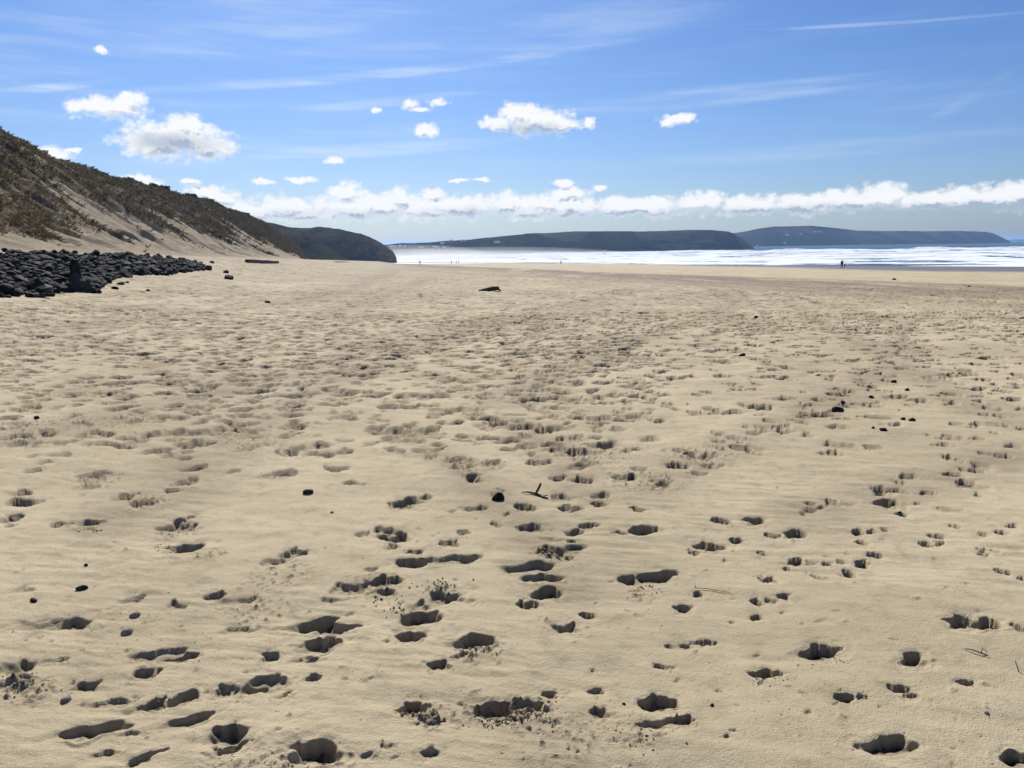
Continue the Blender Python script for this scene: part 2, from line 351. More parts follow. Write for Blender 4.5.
for (px, py, rpx, hh) in [(425,712,26,.012),(470,712,34,.007),(520,710,44,.008),(435,722,18,.012),(560,735,60,.003),(150,500,34,.008),(178,530,30,.010),(210,555,26,.005),(640,595,22,.006),
                          (265,765,40,.006),(310,765,40,.007),(30,690,34,.010),(630,728,46,.004),(640,480,60,.008),(700,455,50,.008),(480,650,40,.006),(545,550,22,.014),
                          (280,575,50,.006),(260,610,44,.008),(370,585,40,.008),(440,590,24,.010),(50,425,70,.008),(120,420,60,.008),(260,440,60,.008),(100,478,36,.01),(470,465,36,.012),(590,455,50,.01)]:
    cx, cy = px_ground(px, py); x1, _ = px_ground(px+rpx, py); crumble(cx, cy, abs(x1-cx), hh, int(px+py))

# worn tracks: bands of churned sand, then individual prints everywhere else
TRACKS = [([(640,492),(690,466),(760,432),(830,400),(880,374),(905,345),(880,318),(800,298),(720,286),(650,277)], 0.36, 6.0),
          ([(395,268),(470,274),(560,278),(680,284),(800,291),(920,299),(1040,309)], 1.5, 2.6),
          ([(396,266),(470,270),(560,273),(660,279),(760,285),(880,291),(1040,299)], 1.8, 2.6),
          ([(300,300),(350,288),(385,275),(398,268)], 0.8, 2.2),
          ([(330,312),(400,290),(430,276)], 0.8, 2.0),
          ([(0,440),(120,415),(230,388),(330,360),(430,335),(520,314),(600,298),(660,288)], 0.55, 2.6),
          ([(130,520),(230,440),(330,385),(430,345),(560,312),(690,294)], 0.45, 2.2),
          ([(400,430),(450,462),(485,490),(540,545),(560,590)], 0.20, 2.6),
          ([(510,420),(545,450),(575,470),(600,500)], 0.25, 2.6),
          ([(500,400),(560,372),(620,345),(700,318),(730,300),(700,285)], 0.5, 3.0),
          ([(760,330),(730,312),(745,298),(735,288)], 0.5, 2.4),
          ([(1024,425),(975,405),(925,378),(880,352),(820,322),(790,300)], 0.4, 2.2),
          ([(1024,455),(960,472),(880,498),(800,512)], 0.30, 1.6),
          ([(60,330),(140,318),(240,308),(330,298),(400,285)], 0.7, 1.6)]
for ti, (pts, halfw, dens_) in enumerate(TRACKS):
    wl = trk(pts); acc = 0
    for i in range(len(wl)-1):
        (xa, ya), (xb, yb) = wl[i], wl[i+1]; L = math.hypot(xb-xa, yb-ya); acc += L*dens_*(1 if ya < 30 else 30/ya)
        steps = max(1, int(L/0.5)) if ya < 60 else 1
        for s_ in range(min(steps, 60)):
            t = s_/steps; cx, cy = xa+(xb-xa)*t, ya+(yb-ya)*t
            rw = halfw*1.5 if ya < 60 else max(halfw*2, L*0.7)
            si, sj = win(cx, cy, rw); X = SX[si, sj]; Y = SY[si, sj]
            if X.size:
                q = np.hypot(X-cx, Y-cy)/rw
                DISTURB_SHADE[si, sj] = np.maximum(DISTURB_SHADE[si, sj], (0.46*(1-sst(q, 0.1, 1))*(0.85+0.35*vn(X*5, Y*5, 4))).astype(np.float32))
        while acc > 1:
            acc -= 1; t = rng.rand(); off = rng.normal(0, halfw*0.55)
            nx, ny = -(yb-ya)/max(L, .01), (xb-xa)/max(L, .01)
            cx, cy = xa+(xb-xa)*t+nx*off, ya+(yb-ya)*t+ny*off
            if math.hypot(cx, cy) < 3.9: continue
            a = rng.uniform(.055, .11); b = rng.uniform(.09, .16)
            pit(cx, cy, a, b, rng.uniform(-1, 1), rng.uniform(.02, .036), .45, .10, rng.randint(999), .22, .3, .85)
# scattered walkers' lines
def dens_at(x, y):
    px, py = project(x, y, float(-0.0212*y))
    if py > 455: return 0.0
    d = 1.0
    if px > 640 and py > 335: d = 0.28 if px > 760 else 0.5
    if px > 900 and py > 330: d = 0.45
    return d
cnt = 0
BY = lambda y: 1.0
for walk in range(330):
    y = 5.0+95*rng.rand()**1.5; x = rng.uniform(-0.85, 0.8)*y
    hd = rng.normal(0.5, 0.75) if rng.rand() < .6 else rng.uniform(-3.1, 3.1)
    dog = rng.rand() < 0.22; n_ = rng.randint(10, 46); st = 0.33 if dog else rng.uniform(.55, .8)
    for s_ in range(n_):
        hd += rng.normal(0, .05); x += st*math.sin(hd); y += st*math.cos(hd)
        if y < 5 or y > 120 or abs(x) > .95*y or x < toe_x(y)+1: continue
        side = (1 if s_ % 2 else -1)*(.06 if dog else .13)
        cx, cy = x+side*math.cos(hd), y-side*math.sin(hd)
        if rng.rand() > dens_at(cx, cy): continue
        if -cx-0.13*cy > 14 and 18 < cy < 60: continue
        sc = rng.uniform(.8, 1.2)
        if dog: pit(cx, cy, .04*sc, .045*sc, 0, .028*sc, .35, .2, rng.randint(999), .15)
        else: pit(cx, cy, .072*sc, .15*sc, -hd+rng.normal(0, .2), rng.uniform(.018, .040)*(1+y/70), .45, .10, rng.randint(999), .2, .4, rng.uniform(.45, 1.0))
        cnt += 1
for s_ in range(19000):
    y = [math.sqrt(rng.uniform(5.0**2, 24**2)), math.sqrt(rng.uniform(12**2, 42**2)), math.sqrt(rng.uniform(20**2, 100**2))][s_ % 3]
    x = rng.uniform(-.82, .78)*y
    if -x-0.13*y > 12 and 18 < y < 60: continue
    if rng.rand() > dens_at(x, y)*0.8: continue
    if x > 0.25*y+3 and y > 60: continue
    a = rng.uniform(.05, .14)*(1+y/60); pit(x, y, a, a*rng.uniform(.45, 1.1)*(1+y/60), rng.uniform(-.4, .4), min(.032, a*rng.uniform(.22, .5))*(1+y/60), .42, .16, rng.randint(999), .28, .3, rng.uniform(.2, 1.0))
print('walk prints', cnt)
# small lumps of sand and dimples close by
for s_ in range(260):
    px = rng.uniform(0, 1024); py = rng.uniform(470, 768); cx, cy = px_ground(px, py)
    a = rng.uniform(.006, .02); pit(cx, cy, a, a*rng.uniform(.7, 2), rng.uniform(0, 3), a*rng.uniform(.3, .6)*(1 if rng.rand() < .6 else -1), .6, .1, s_, .2, 0, .2)
# wet sand mask: towards the water on the right, and the swash line
wl_ = fbm(SX/30, SY/60, 91, 3)
shore = (SZ-SEA)
WET = np.maximum(sst(SX+wl_*10-(60-0.02*(SY-100)), -4, 14)*sst(SY+wl_*14, 92, 118), 1-sst(shore+0.35*wl_, 0.35, 1.0))
# churned berm crest: everything landward is trodden, seaward is smooth
berm = (SX-(44-0.31*SY+0.0002*SY**2))
V = np.stack([SX, SY, SZ], -1).reshape(-1, 3)
beach_me = mesh_np('beach', V, gridfaces(NR, NC, True))
fattr(beach_me, 'trod', sst(SY, 14, 34)*(1-sst(berm+wl_*4, -4, 3))*(1-0.75*sst(SX-0.42*SY, -2, 3)*(1-sst(SY, 22, 34))))
fattr(beach_me, 'disturb_shade', np.clip(DISTURB_SHADE, 0, 1)); fattr(beach_me, 'wet', WET)
fattr(beach_me, 'landward', (1-sst(berm+wl_*4, -3, 1))*sst(SY, 18, 40)*(0.30+0.70*np.exp(-((berm+6)/9)**2)))

# ------------------------------------------------------------------ materials
def mat(name):
    m_ = bpy.data.materials.new(name); m_.use_nodes = True; t = NT(m_.node_tree)
    b = m_.node_tree.nodes['Principled BSDF']; return m_, t, b
def pos(t):
    g_ = t.n.new('ShaderNodeNewGeometry'); return g_.outputs['Position']
def attr(t, nm):
    a_ = t.n.new('ShaderNodeAttribute'); a_.attribute_name = nm; return a_.outputs['Fac']
def bump(t, b, h, strength, dist):
    n_ = t.n.new('ShaderNodeBump'); n_.inputs['Strength'].default_value = strength; n_.inputs['Distance'].default_value = dist
    t.put(n_.inputs['Height'], h); t.l.new(n_.outputs[0], b.inputs['Normal'])

SAND_A = c4(0.500, 0.412, 0.266); SAND_B = c4(0.405, 0.332, 0.210); SAND_D = c4(0.125, 0.097, 0.062)
m_sand, t, b = mat('dry_sand'); p = pos(t)
big = t.noise(p, 0.35, 4, .6); fine = t.noise(p, 260.0, 2, .7); med = t.noise(p, 9.0, 5, .65)
col = t.mix(t.ss(big, .35, .65), SAND_A, SAND_B)
col = t.mix(t.m('MULTIPLY', t.ss(med, .45, .75), .30), col, SAND_D)
grain = t.ss(fine, .62, .78); col = t.mix(t.m('MULTIPLY', grain, .30), col, c4(.12, .10, .08))
da = attr(t, 'disturb_shade'); damp = t.noise(p, .22, 5, .6)
col = t.mix(t.ss(damp, .50, .66, 0, .30), col, c4(.30, .235, .15)); dis_shade = t.m('MULTIPLY', da, t.ss(t.noise(p, 34, 4, .7), .30, .62, .62, 1.0))
col = t.mix(t.m('MULTIPLY', dis_shade, .85, clamp=True), col, SAND_D)
col = t.mix(t.ss(da, .62, .95, 0, .85), col, c4(.060, .046, .031))  # near-black tone: painted shade on the floors of deep prints
mp = t.n.new('ShaderNodeMapping'); t.l.new(p, mp.inputs[0]); mp.inputs['Scale'].default_value = (.25, .035, 1)
far = t.noise(mp.outputs[0], 1.0, 5, .65)
land = t.m('MULTIPLY', attr(t, 'landward'), t.ss(far, .30, .52))
col = t.mix(t.m('MULTIPLY', land, .9), col, c4(.19, .150, .10))
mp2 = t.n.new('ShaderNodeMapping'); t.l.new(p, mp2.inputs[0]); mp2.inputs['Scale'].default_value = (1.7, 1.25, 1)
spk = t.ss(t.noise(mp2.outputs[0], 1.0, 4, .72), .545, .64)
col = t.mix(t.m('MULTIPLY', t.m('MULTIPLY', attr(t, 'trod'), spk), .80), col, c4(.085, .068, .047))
wet = attr(t, 'wet')
wn = t.noise(mp.outputs[0], 1.6, 4, .6)
col = t.mix(t.m('MULTIPLY', wet, .95), col, t.mix(t.ss(wn, .4, .6), c4(.15, .13, .11), c4(.10, .09, .085)))
t.l.new(col, b.inputs['Base Color'])
t.put(b.inputs['Roughness'], t.m('MULTIPLY_ADD', wet, -.45, .93)); b.inputs['Specular IOR Level'].default_value = .20
hh = t.m('ADD', t.m('MULTIPLY', t.noise(p, 160.0, 3, .75), .8), t.m('MULTIPLY', t.noise(p, 45.0, 4, .7), .8))
hh = t.m('MULTIPLY', hh, t.m('SUBTRACT', 1.0, t.m('MULTIPLY', wet, .97)))
bump(t, b, hh, .8, .011)
beach = tag(link('beach_sand', beach_me, m_sand), kind='structure')

# ------------------------------------------------------------------ dune on the left
OUTL = [(-400,60),(-150,92),(-40,121),(0,138),(12,145),(25,154),(50,162),(70,163),(100,174.5),(120,181),(150,188),(175,195),(200,201),(225,210),(250,218),(261,222),(275,233),(290,241),(305,249),(318,257),(330,262)]
ox = [o_[0] for o_ in OUTL]; oy = [o_[1] for o_ in OUTL]
vY = np.concatenate([np.arange(-70, 20, 1.2), np.arange(20, 110, 0.30), np.arange(110, 200, .5), np.arange(200, 345, 1.2)])
uS = np.concatenate([np.linspace(-0.16, 1.12, 170), np.linspace(1.14, 3.2, 40)])
Yg, Ug = np.meshgrid(vY, uS, indexing='ij')
Xt = toe_x(Yg); Xc = np.minimum(crest_x(Yg), Xt-7); Wd = Xt-Xc
Xg = Xt-Ug*Wd
hc = np.zeros(len(vY))
for i, yv in enumerate(vY):
    yq = max(yv, 70.0); xc_ = float(min(crest_x(yq), toe_x(yq)-7)); pxs = project(xc_, yq, 8.0)[0]
    
    for it_ in range(3):
        pyv = np.interp(pxs, ox, oy); zc_ = at_depth(pxs, pyv, yq)[2]; pxs = project(xc_, yq, zc_)[0]
    hc[i] = zc_
    if yv < 70: hc[i] += (70-yv)*0.01
zt = base_z(Xt, Yg)
Hh = np.maximum(hc[:, None]-zt, 0.0)
# dune profile: soft apron, steep face, rounded brow, level top
prof = np.where(Ug < 1, 0.10*np.clip(Ug, 0, 1)+0.90*sst(Ug, 0.02, 1.10)/sst(np.array([1.0]), .02, 1.10), 1-0.05*(Ug-1))
prof = np.where(Ug < 0, Ug*0.6, prof)
Zg = zt+Hh*prof
face = sst(Ug, 0.02, 0.25)*(1-sst(Ug, 0.95, 1.25))
s_along = Yg+0.35*Ug*Wd
gul = fbm(s_along/2.6, Ug*Wd/11, 101, 4, .55)+0.7*fbm(s_along/8, Ug*Wd/18, 102, 3)
sc_ = np.clip(Hh/8, 0, 1)
Zg = Zg+face*sc_*(0.75*gul)+0.42*face*fbm(s_along/1.0, Ug*Wd/2.2, 103, 3)*sc_
Zg = Zg+sst(Ug, .8, 1.1)*0.35*fbm(Xg/4, Yg/5, 104, 3)*sc_
Zg = np.where(Ug < 0, np.minimum(Zg, base_z(Xg, Yg)-0.05+Ug*.3), Zg)
# where marram grows: the upper slope, with streaks running down; lower face is open sand
vegn = fbm(s_along/2.4, Ug*Wd/12, 111, 4, .6)+0.55*fbm(s_along/10, Ug*Wd/9, 112, 2)
line = np.interp(Yg, [-70, 30, 60, 90, 130, 180, 240, 340], [.30, .30, .30, .34, .42, .30, .12, .0])
VEG = sst(vegn*0.95+(Ug-line-.06)*2.3, -0.16, 0.16)*sst(Ug, 0.03, .16)
barebits = sst(fbm(s_along/2.2, Ug*Wd/8, 120, 3), .18, .40)*(1-sst(Ug, .8, 1.0))
VEG = np.clip(VEG*(1-0.5*barebits), 0, 1)
dune_me = mesh_np('sand_dune', np.stack([Xg, Yg, Zg], -1).reshape(-1, 3), gridfaces(len(vY), len(uS))[:, ::-1])
fattr(dune_me, 'veg', VEG)
m_dune, t, b = mat('dune_sand_and_turf'); p = pos(t)
n_a = t.noise(p, 1.4, 5, .65); n_b = t.noise(p, 6.0, 4, .7)
sandc = t.mix(t.ss(n_a, .35, .65), c4(.44, .36, .245), c4(.36, .29, .195))
vegc = t.mix(t.ss(n_a, .38, .62), c4(.066, .050, .026), c4(.135, .098, .053))
vegc = t.mix(t.m('MULTIPLY', t.ss(n_b, .5, .7), .5), vegc, c4(.16, .125, .07))
vm = t.ss(t.m('ADD', attr(t, 'veg'), t.m('MULTIPLY', t.m('SUBTRACT', n_b, .5), .9)), .35, .6)
t.l.new(t.mix(vm, sandc, vegc), b.inputs['Base Color']); b.inputs['Roughness'].default_value = .95; b.inputs['Specular IOR Level'].default_value = .1
bump(t, b, t.m('ADD', n_b, t.m('MULTIPLY', t.noise(p, 20, 3, .7), .4)), .9, .25)
tag(link('sand_dune', dune_me, m_dune), kind='structure')

# marram grass: tufts of thin arched blades, uncountable
prob = (VEG*(0.25+0.75*np.clip(0.5+fbm(Xg/1.1, Yg/1.1, 131, 2)*1.4, 0, 1))).astype(float)
okm = (Yg > 25) & (Ug < 1.5) & (Hh > 1.0)
cell = np.abs(np.gradient(Xg, axis=1)*np.gradient(Yg, axis=0))
wgt = (prob*okm*cell).ravel(); wgt /= wgt.sum()
NT_ = 85000
idx = rng.choice(wgt.size, NT_, p=wgt)
bx, by, bz = Xg.ravel()[idx]+rng.normal(0, .12, NT_), Yg.ravel()[idx]+rng.normal(0, .12, NT_), Zg.ravel()[idx]-.05
NB = 9
tl = np.clip(rng.lognormal(-1.65, .35, NT_), .08, .5)*(0.8+by/200)
ba = rng.uniform(0, 2*math.pi, (NT_, NB)); le = rng.uniform(.5, 1.6, (NT_, NB)); hl = tl[:, None]*rng.uniform(.6, 1.1, (NT_, NB))
bw = 0.021*(0.7+by/90)[:, None]*np.ones((NT_, NB))
wx, wy = -np.sin(ba)*bw, np.cos(ba)*bw
ox_, oy_ = np.cos(ba)*hl*le*.7+hl*.18, np.sin(ba)*hl*le*.7
bx_, by_, bz_ = bx[:, None]+np.cos(ba)*.06, by[:, None]+np.sin(ba)*.06, bz[:, None]+0*ba
v0 = np.stack([bx_-wx, by_-wy, bz_], -1); v1 = np.stack([bx_+wx, by_+wy, bz_], -1)
v2 = np.stack([bx_+ox_*.4+wx*.8, by_+oy_*.4+wy*.8, bz_+hl*.62], -1); v3 = np.stack([bx_+ox_, by_+oy_, bz_+hl*.85], -1)
GV = np.stack([v0, v1, v2, v3], 2).reshape(-1, 3)
gme = mesh_np('marram_grass', GV, np.arange(len(GV)).reshape(-1, 4), False)
m_grass, t, b = mat('marram_blades'); p = pos(t)
gn = t.noise(p, .5, 4, .6); gn2 = t.noise(p, 5, 2, .6)
gc = t.mix(t.ss(gn, .35, .65), c4(.078, .060, .026), c4(.165, .118, .060)); gc = t.mix(t.m('MULTIPLY', gn2, .35), gc, c4(.17, .145, .08))
t.l.new(gc, b.inputs['Base Color']); b.inputs['Roughness'].default_value = .8; b.inputs['Specular IOR Level'].default_value = .15
gtr = t.n.new('ShaderNodeBsdfTranslucent'); t.l.new(gc, gtr.inputs[0]); gmx = t.n.new('ShaderNodeMixShader'); gmx.inputs[0].default_value = .42
t.l.new(b.outputs[0], gmx.inputs[1]); t.l.new(gtr.outputs[0], gmx.inputs[2]); t.l.new(gmx.outputs[0], t.n['Material Output'].inputs['Surface'])
tag(link('marram_grass', gme, m_grass), 'clumps of brown-green marram grass growing over the dune', 'grass', kind='stuff')

# bushes on the brow of the dune
m_bush, t, b = mat('gorse_leaf'); p = pos(t)
t.l.new(t.mix(t.ss(t.noise(p, 3, 3, .6), .35, .65), c4(.030, .034, .016), c4(.062, .058, .028)), b.inputs['Base Color']); b.inputs['Roughness'].default_value = .8
m_bark, t, b = mat('bark'); b.inputs['Base Color'].default_value = c4(.07, .055, .04); b.inputs['Roughness'].default_value = .9
def tubes(chains, sides=6):
    """chains of (point, radius) -> one mesh"""
    vs, fs = [], []
    for ch in chains:
        base = len(vs)
        for i, (q, rr_) in enumerate(ch):
            q = Vector(q); a_ = Vector(ch[max(i-1, 0)][0]); b_ = Vector(ch[min(i+1, len(ch)-1)][0]); dr = (b_-a_).normalized()
            sx = dr.orthogonal().normalized() if i == 0 else (sx-dr*sx.dot(dr)).normalized(); sy = dr.cross(sx)
            for k_ in range(sides):
                an = 2*math.pi*k_/sides; vs.append(q+(sx*math.cos(an)+sy*math.sin(an))*rr_)
        for i in range(len(ch)-1):
            for k_ in range(sides):
                k2 = (k_+1) % sides; fs.append((base+i*sides+k_, base+i*sides+k2, base+(i+1)*sides+k2, base+(i+1)*sides+k_))
        fs.append(tuple(base+k_ for k_ in reversed(range(sides)))); e_ = base+(len(ch)-1)*sides; fs.append(tuple(e_+k_ for k_ in range(sides)))
    me = bpy.data.meshes.new('tubes'); me.from_pydata([tuple(v_) for v_ in vs], [], fs)
    me.polygons.foreach_set('use_smooth', [True]*len(me.polygons)); me.update(); return me
def dune_at(px, py_hint=None):
    """brow point of the dune seen at pixel column px"""
    best = None
    for i in range(len(vY)):
        if vY[i] < 60: continue
        j = int(np.searchsorted(uS, 1.0)); x_, y_, z_ = Xg[i, j], Yg[i, j], Zg[i, j]
        qx, qy = project(x_, y_, z_)
        if best is None or abs(qx-px) < best[0]: best = (abs(qx-px), x_, y_, z_)
    return best[1:]
BUSH = [(-6,2.4,1.5,'tallest dark bush at the top left end of the dune brow'),(6,1.5,1.3,'spiky dark bush on the dune brow right of the tallest one'),(14,1.5,1.1,'small upright bush standing where the brow drops, third from the left edge'),
        (23,1.6,1.0,'low dark bush at the foot of the brow drop'),(130,2.6,.7,'low flat bush on the dune skyline under the big cloud'),(153,2.6,1.3,'rounded dark bush on the skyline, left one of a close pair'),(163,3.2,1.3,'rounded dark bush on the skyline, right one of a close pair'),
        (190,4.2,1.4,'broad low bush on the dune skyline past the close pair'),(216,4.5,1.0,'dark low bush far along the dune skyline'),(243,5.0,1.2,'farthest bush along the dune skyline before the dark hill')]
for bi, (px, wd_, hg, lab) in enumerate(BUSH):
    x_, y_, z_ = dune_at(px); e_ = bpy.data.objects.new('gorse_bush', None); COL.objects.link(e_); e_.location = (x_, y_, z_-.25)
    tag(e_, lab, 'bush', 'dark bushes along the brow of the dune')
    n_ = 1500; r3 = np.random.RandomState(bi+50)
    d3 = r3.normal(size=(n_, 3)); d3 /= np.linalg.norm(d3, axis=1)[:, None]; rr3 = r3.uniform(.35, 1, n_)**.5
    lob = 0.75+0.35*np.array([mnoise.noise(Vector(q_)*2.1+Vector((bi*5, 0, 0))) for q_ in d3])+0.12*np.array([mnoise.noise(Vector(q_)*6) for q_ in d3])
    cpt = d3*(rr3*lob)[:, None]*np.array([wd_/2, wd_/2, hg])+np.array([0, 0, .25]); cpt[:, 2] = np.abs(cpt[:, 2])
    t1 = r3.normal(size=(n_, 3))*.11; t2 = r3.normal(size=(n_, 3))*.11; t1[:, 2] += .08
    LV = np.stack([cpt-t1, cpt+t2, cpt+t1, cpt-t2], 1).reshape(-1, 3)
    link('foliage', mesh_np('foliage', LV, np.arange(len(LV)).reshape(-1, 4), False), m_bush, e_)
    link('stem', tubes([[((0, 0, -.2), .07), ((a_*.2, b__*.2, hg*.3), .05), ((a_*.6, b__*.6, hg*.7), .02)] for a_, b__ in ((1, 0), (-.7, .6), (-.3, -.8))]), m_bark, e_)

# ------------------------------------------------------------------ hills and headlands behind
def ridge(name, outl, depth, run, zb, m, nx=260, seed=1, rough=1.0, back=1.0, pw=1.6, detail=1.0):
    oxs = [o_[0] for o_ in outl]; oys = [o_[1] for o_ in outl]
    pxs_ = np.linspace(oxs[0], oxs[-1], nx)
    # extra columns where the outline is steep
    seg = np.concatenate([np.linspace(oxs[i], oxs[i+1], 10)[:-1] for i in range(len(oxs)-1)]); pxs_ = np.unique(np.concatenate([pxs_, seg]))
    S = np.concatenate([-np.linspace(1, 0, 40), np.linspace(0, 1, 14)[1:]*back])
    VV = np.zeros((len(pxs_), len(S), 3))
    for i, q in enumerate(pxs_):
        Yc = np.interp(q, [oxs[0], oxs[-1]], depth); rn = np.interp(q, [oxs[0], oxs[-1]], run if hasattr(run, '__len__') else (run, run))
        X0, _, z0 = at_depth(q, np.interp(q, oxs, oys), Yc)
        z0 = max(z0, zb+.3)
        VV[i, :, 0] = X0*(Yc+S*rn)/Yc; VV[i, :, 1] = Yc+S*rn
        pr = 1-np.abs(np.clip(S, -1, 1))**pw
        VV[i, :, 2] = zb-1.5+(z0-zb+1.5)*pr
    Xv, Yv = VV[..., 0], VV[..., 1]
    Hq = VV[..., 2]-zb; sl = np.abs(np.clip(S, -1, 1))[None, :]
    w_ = sst(sl, .0, .12)*np.clip(Hq/6, 0, 1)
    VV[..., 2] += rough*w_*(fbm(Xv/18*detail, Yv/40*detail, seed, 4, .55)*2.6)+rough*.25*np.clip(Hq/6, 0, 1)*fbm(Xv/5*detail, Yv/9, seed+3, 3)
    VV[..., 1] += w_*rough*3*fbm(Xv/14*detail, VV[..., 2]/6, seed+7, 3)
    me = mesh_np(name, VV.reshape(-1, 3), gridfaces(len(pxs_), len(S)))
    return tag(link(name, me, m), kind='structure'), VV
def hillmat(name, a1, a2, a3, sc1=.05):
    m_, t, b = mat(name); p = pos(t)
    x1 = t.noise(p, sc1, 5, .6); x2 = t.noise(p, sc1*6, 5, .65)
    cc = t.mix(t.ss(x1, .4, .6), a1, a2); cc = t.mix(t.m('MULTIPLY', t.ss(x2, .52, .70), .6), cc, a3)
    fv = t.n.new('ShaderNodeTexVoronoi'); t.l.new(p, fv.inputs['Vector']); fv.inputs['Scale'].default_value = sc1*.9
    sv = t.n.new('ShaderNodeSeparateColor'); t.l.new(fv.outputs['Color'], sv.inputs[0]); cc = t.mix(t.ss(sv.outputs[0], .45, .9, 0, .55), cc, a3)
    t.l.new(cc, b.inputs['Base Color']); b.inputs['Roughness'].default_value = 1.0; b.inputs['Specular IOR Level'].default_value = 0.0
    bump(t, b, x2, .8, 1.2); return m_
m_hillA = hillmat('heath_and_scrub', c4(.024, .026, .014), c4(.042, .038, .022), c4(.080, .064, .042), .08)
m_hillB = hillmat('cliff_and_heath', c4(.026, .024, .017), c4(.042, .036, .026), c4(.085, .070, .052), .05)
m_head = hillmat('headland_fields', c4(.012, .018, .017), c4(.025, .031, .025), c4(.075, .078, .056), .012)
ridge('hill', [(60,216),(150,214),(230,216),(261,221.5),(274,223.3),(292,228),(308,235),(325,245),(342,256),(356,264)], (400, 400), (55, 30), -9.5, m_hillA, seed=5, rough=.7, pw=1.5)
ridge('cliff_headland', [(150,226),(230,226),(292,227.5),(325,228.3),(344,230),(360,234),(374,240.5),(386,247),(393,251),(396.3,257),(397.4,264.5),(397.8,268)], (560, 490), (110, 34), -11, m_hillB, seed=15, rough=.8, pw=2.1)
hd1, VH1 = ridge('headland', [(250,246),(386,244.8),(404,243.6),(415,243.6),(429,242.6),(444,241),(468,239.7),(497,237),(520,235),(551,232.8),(574,231.3),(620,231.2),(647,231.4),(689,230),(712,230),(729,231.6),(740,237),(748,243.5),(756,249),(759,252)], (800, 1180), (190, 60), -11, m_head, nx=500, seed=25, rough=1.0, pw=1.7, detail=.6)
hd2, VH2 = ridge('distant_headland', [(640,236),(720,234),(736,232.8),(745,231.6),(759,228.6),(776,226.6),(797,226.2),(811,225.8),(822,226.7),(844,228.9),(857,230.6),(909,231.3),(953,231),(986,231.8),(993,233.3),(997,235),(1008,240.3),(1013,243.5)], (1700, 2500), (180, 160), -11, m_head, nx=420, seed=35, rough=1.2, pw=1.7, detail=.4)
ridge('far_point', [(1000,241.2),(1012,239.6),(1040,238.6),(1100,238.0),(1160,239),(1180,242)], (5600, 6000), (300, 300), -11, m_head, nx=60, seed=45, rough=1.0, detail=.2)

# ------------------------------------------------------------------ sea and surf
st_ = np.tan(np.linspace(-0.95, 0.95, 1100)); yr = [262.0]; y_ = 262.0
while y_ < 11000:
    y_ += 1.3 if y_ < 760 else (2.4 if y_ < 1150 else (y_*.004 if y_ < 2500 else y_*.02)); yr.append(y_)
yr = np.array(yr); YS = yr[:, None]*np.ones_like(st_)[None, :]; XS = yr[:, None]*st_[None, :]
SHO = np.interp(XS, [-150, -40, 75, 211, 400], [480, 460, 373, 305, 285])
outer = np.interp(XS, [-400, -60, 60, 250, 460, 800], [660, 690, 790, 900, 960, 1000])+40*fbm(XS/60, YS/300, 205, 3)
inner = 325+0*YS
ZS = np.full_like(YS, SEA)
calm = 1-sst(YS, 1200, 5000)*.7
ZS += calm*(0.22*fbm(XS/22, YS/7, 201, 4)+0.25*np.sin(YS/9+2*fbm(XS/90, YS/90, 202, 2)))*sst(YS-SHO, 10, 120)
FO = np.zeros_like(YS)
for kk, (fr, hgt) in enumerate([(0.04, .5), (.17, .8), (.30, 1.1), (.44, 1.4), (.60, 1.7), (.78, 2.0), (.97, 2.3)]):
    yc = SHO+28+(outer-SHO-28)*fr+14*fbm(XS/70, np.full_like(XS, kk*3.3), 210+kk, 4)+5*fbm(XS/12, np.full_like(XS, kk*5.1), 230+kk, 3)
    d_ = YS-yc; am = np.clip(0.62+0.8*fbm(XS/55, np.full_like(XS, kk*1.7), 250+kk, 3), .12, 1.25)
    w1, w2 = 2.2+kk*.25, 7+kk
    pr = np.where(d_ < 0, np.exp(-(d_/w1)**2), np.exp(-(d_/w2)**2))
    ZS += hgt*am*pr*(1+.30*fbm(XS/3.0, YS/3.0, 270+kk, 3))
    FO = np.maximum(FO, sst(am, .2, .6)*np.where(d_ < 0, np.exp(-(d_/(16+kk*3))**2), np.exp(-(d_/(12+kk*3))**2)))
inside = 1-sst(YS, outer-40, outer+25)
patchy = np.clip(.56+1.15*fbm(XS/55, YS/20, 290, 5, .6), 0, 1)
FO = np.clip(np.maximum(FO*1.1, patchy*.9)*inside+.0, 0, 1)
ZS += 0.10*FO*fbm(XS/1.6, YS/1.8, 291, 2)
# the thin edge of swash reaching up the sand
sea_me = mesh_np('sea', np.stack([XS, YS, ZS], -1).reshape(-1, 3), gridfaces(len(yr), len(st_)))
fattr(sea_me, 'foam', FO)
m_sea, t, b = mat('sea_water'); p = pos(t)
mp = t.n.new('ShaderNodeMapping'); t.l.new(p, mp.inputs[0]); mp.inputs['Scale'].default_value = (.10, .22, .4)
fn = t.noise(mp.outputs[0], 1.0, 7, .65)
fo = t.ss(t.m('ADD', attr(t, 'foam'), t.m('MULTIPLY', t.m('SUBTRACT', fn, .5), 1.1)), .34, .58)
wc = t.mix(t.ss(t.noise(mp.outputs[0], .12, 3, .6), .4, .6), c4(.020, .055, .070), c4(.040, .085, .095))
t.l.new(t.mix(fo, wc, c4(.74, .77, .78)), b.inputs['Base Color'])
t.put(b.inputs['Roughness'], t.m('MULTIPLY_ADD', fo, .45, .38)); b.inputs['IOR'].default_value = 1.33; b.inputs['Specular IOR Level'].default_value = .30
bump(t, b, t.m('ADD', t.noise(mp.outputs[0], 2.5, 5, .7), t.m('MULTIPLY', fn, .5)), .6, .5)
tag(link('sea', sea_me, m_sea), kind='structure')

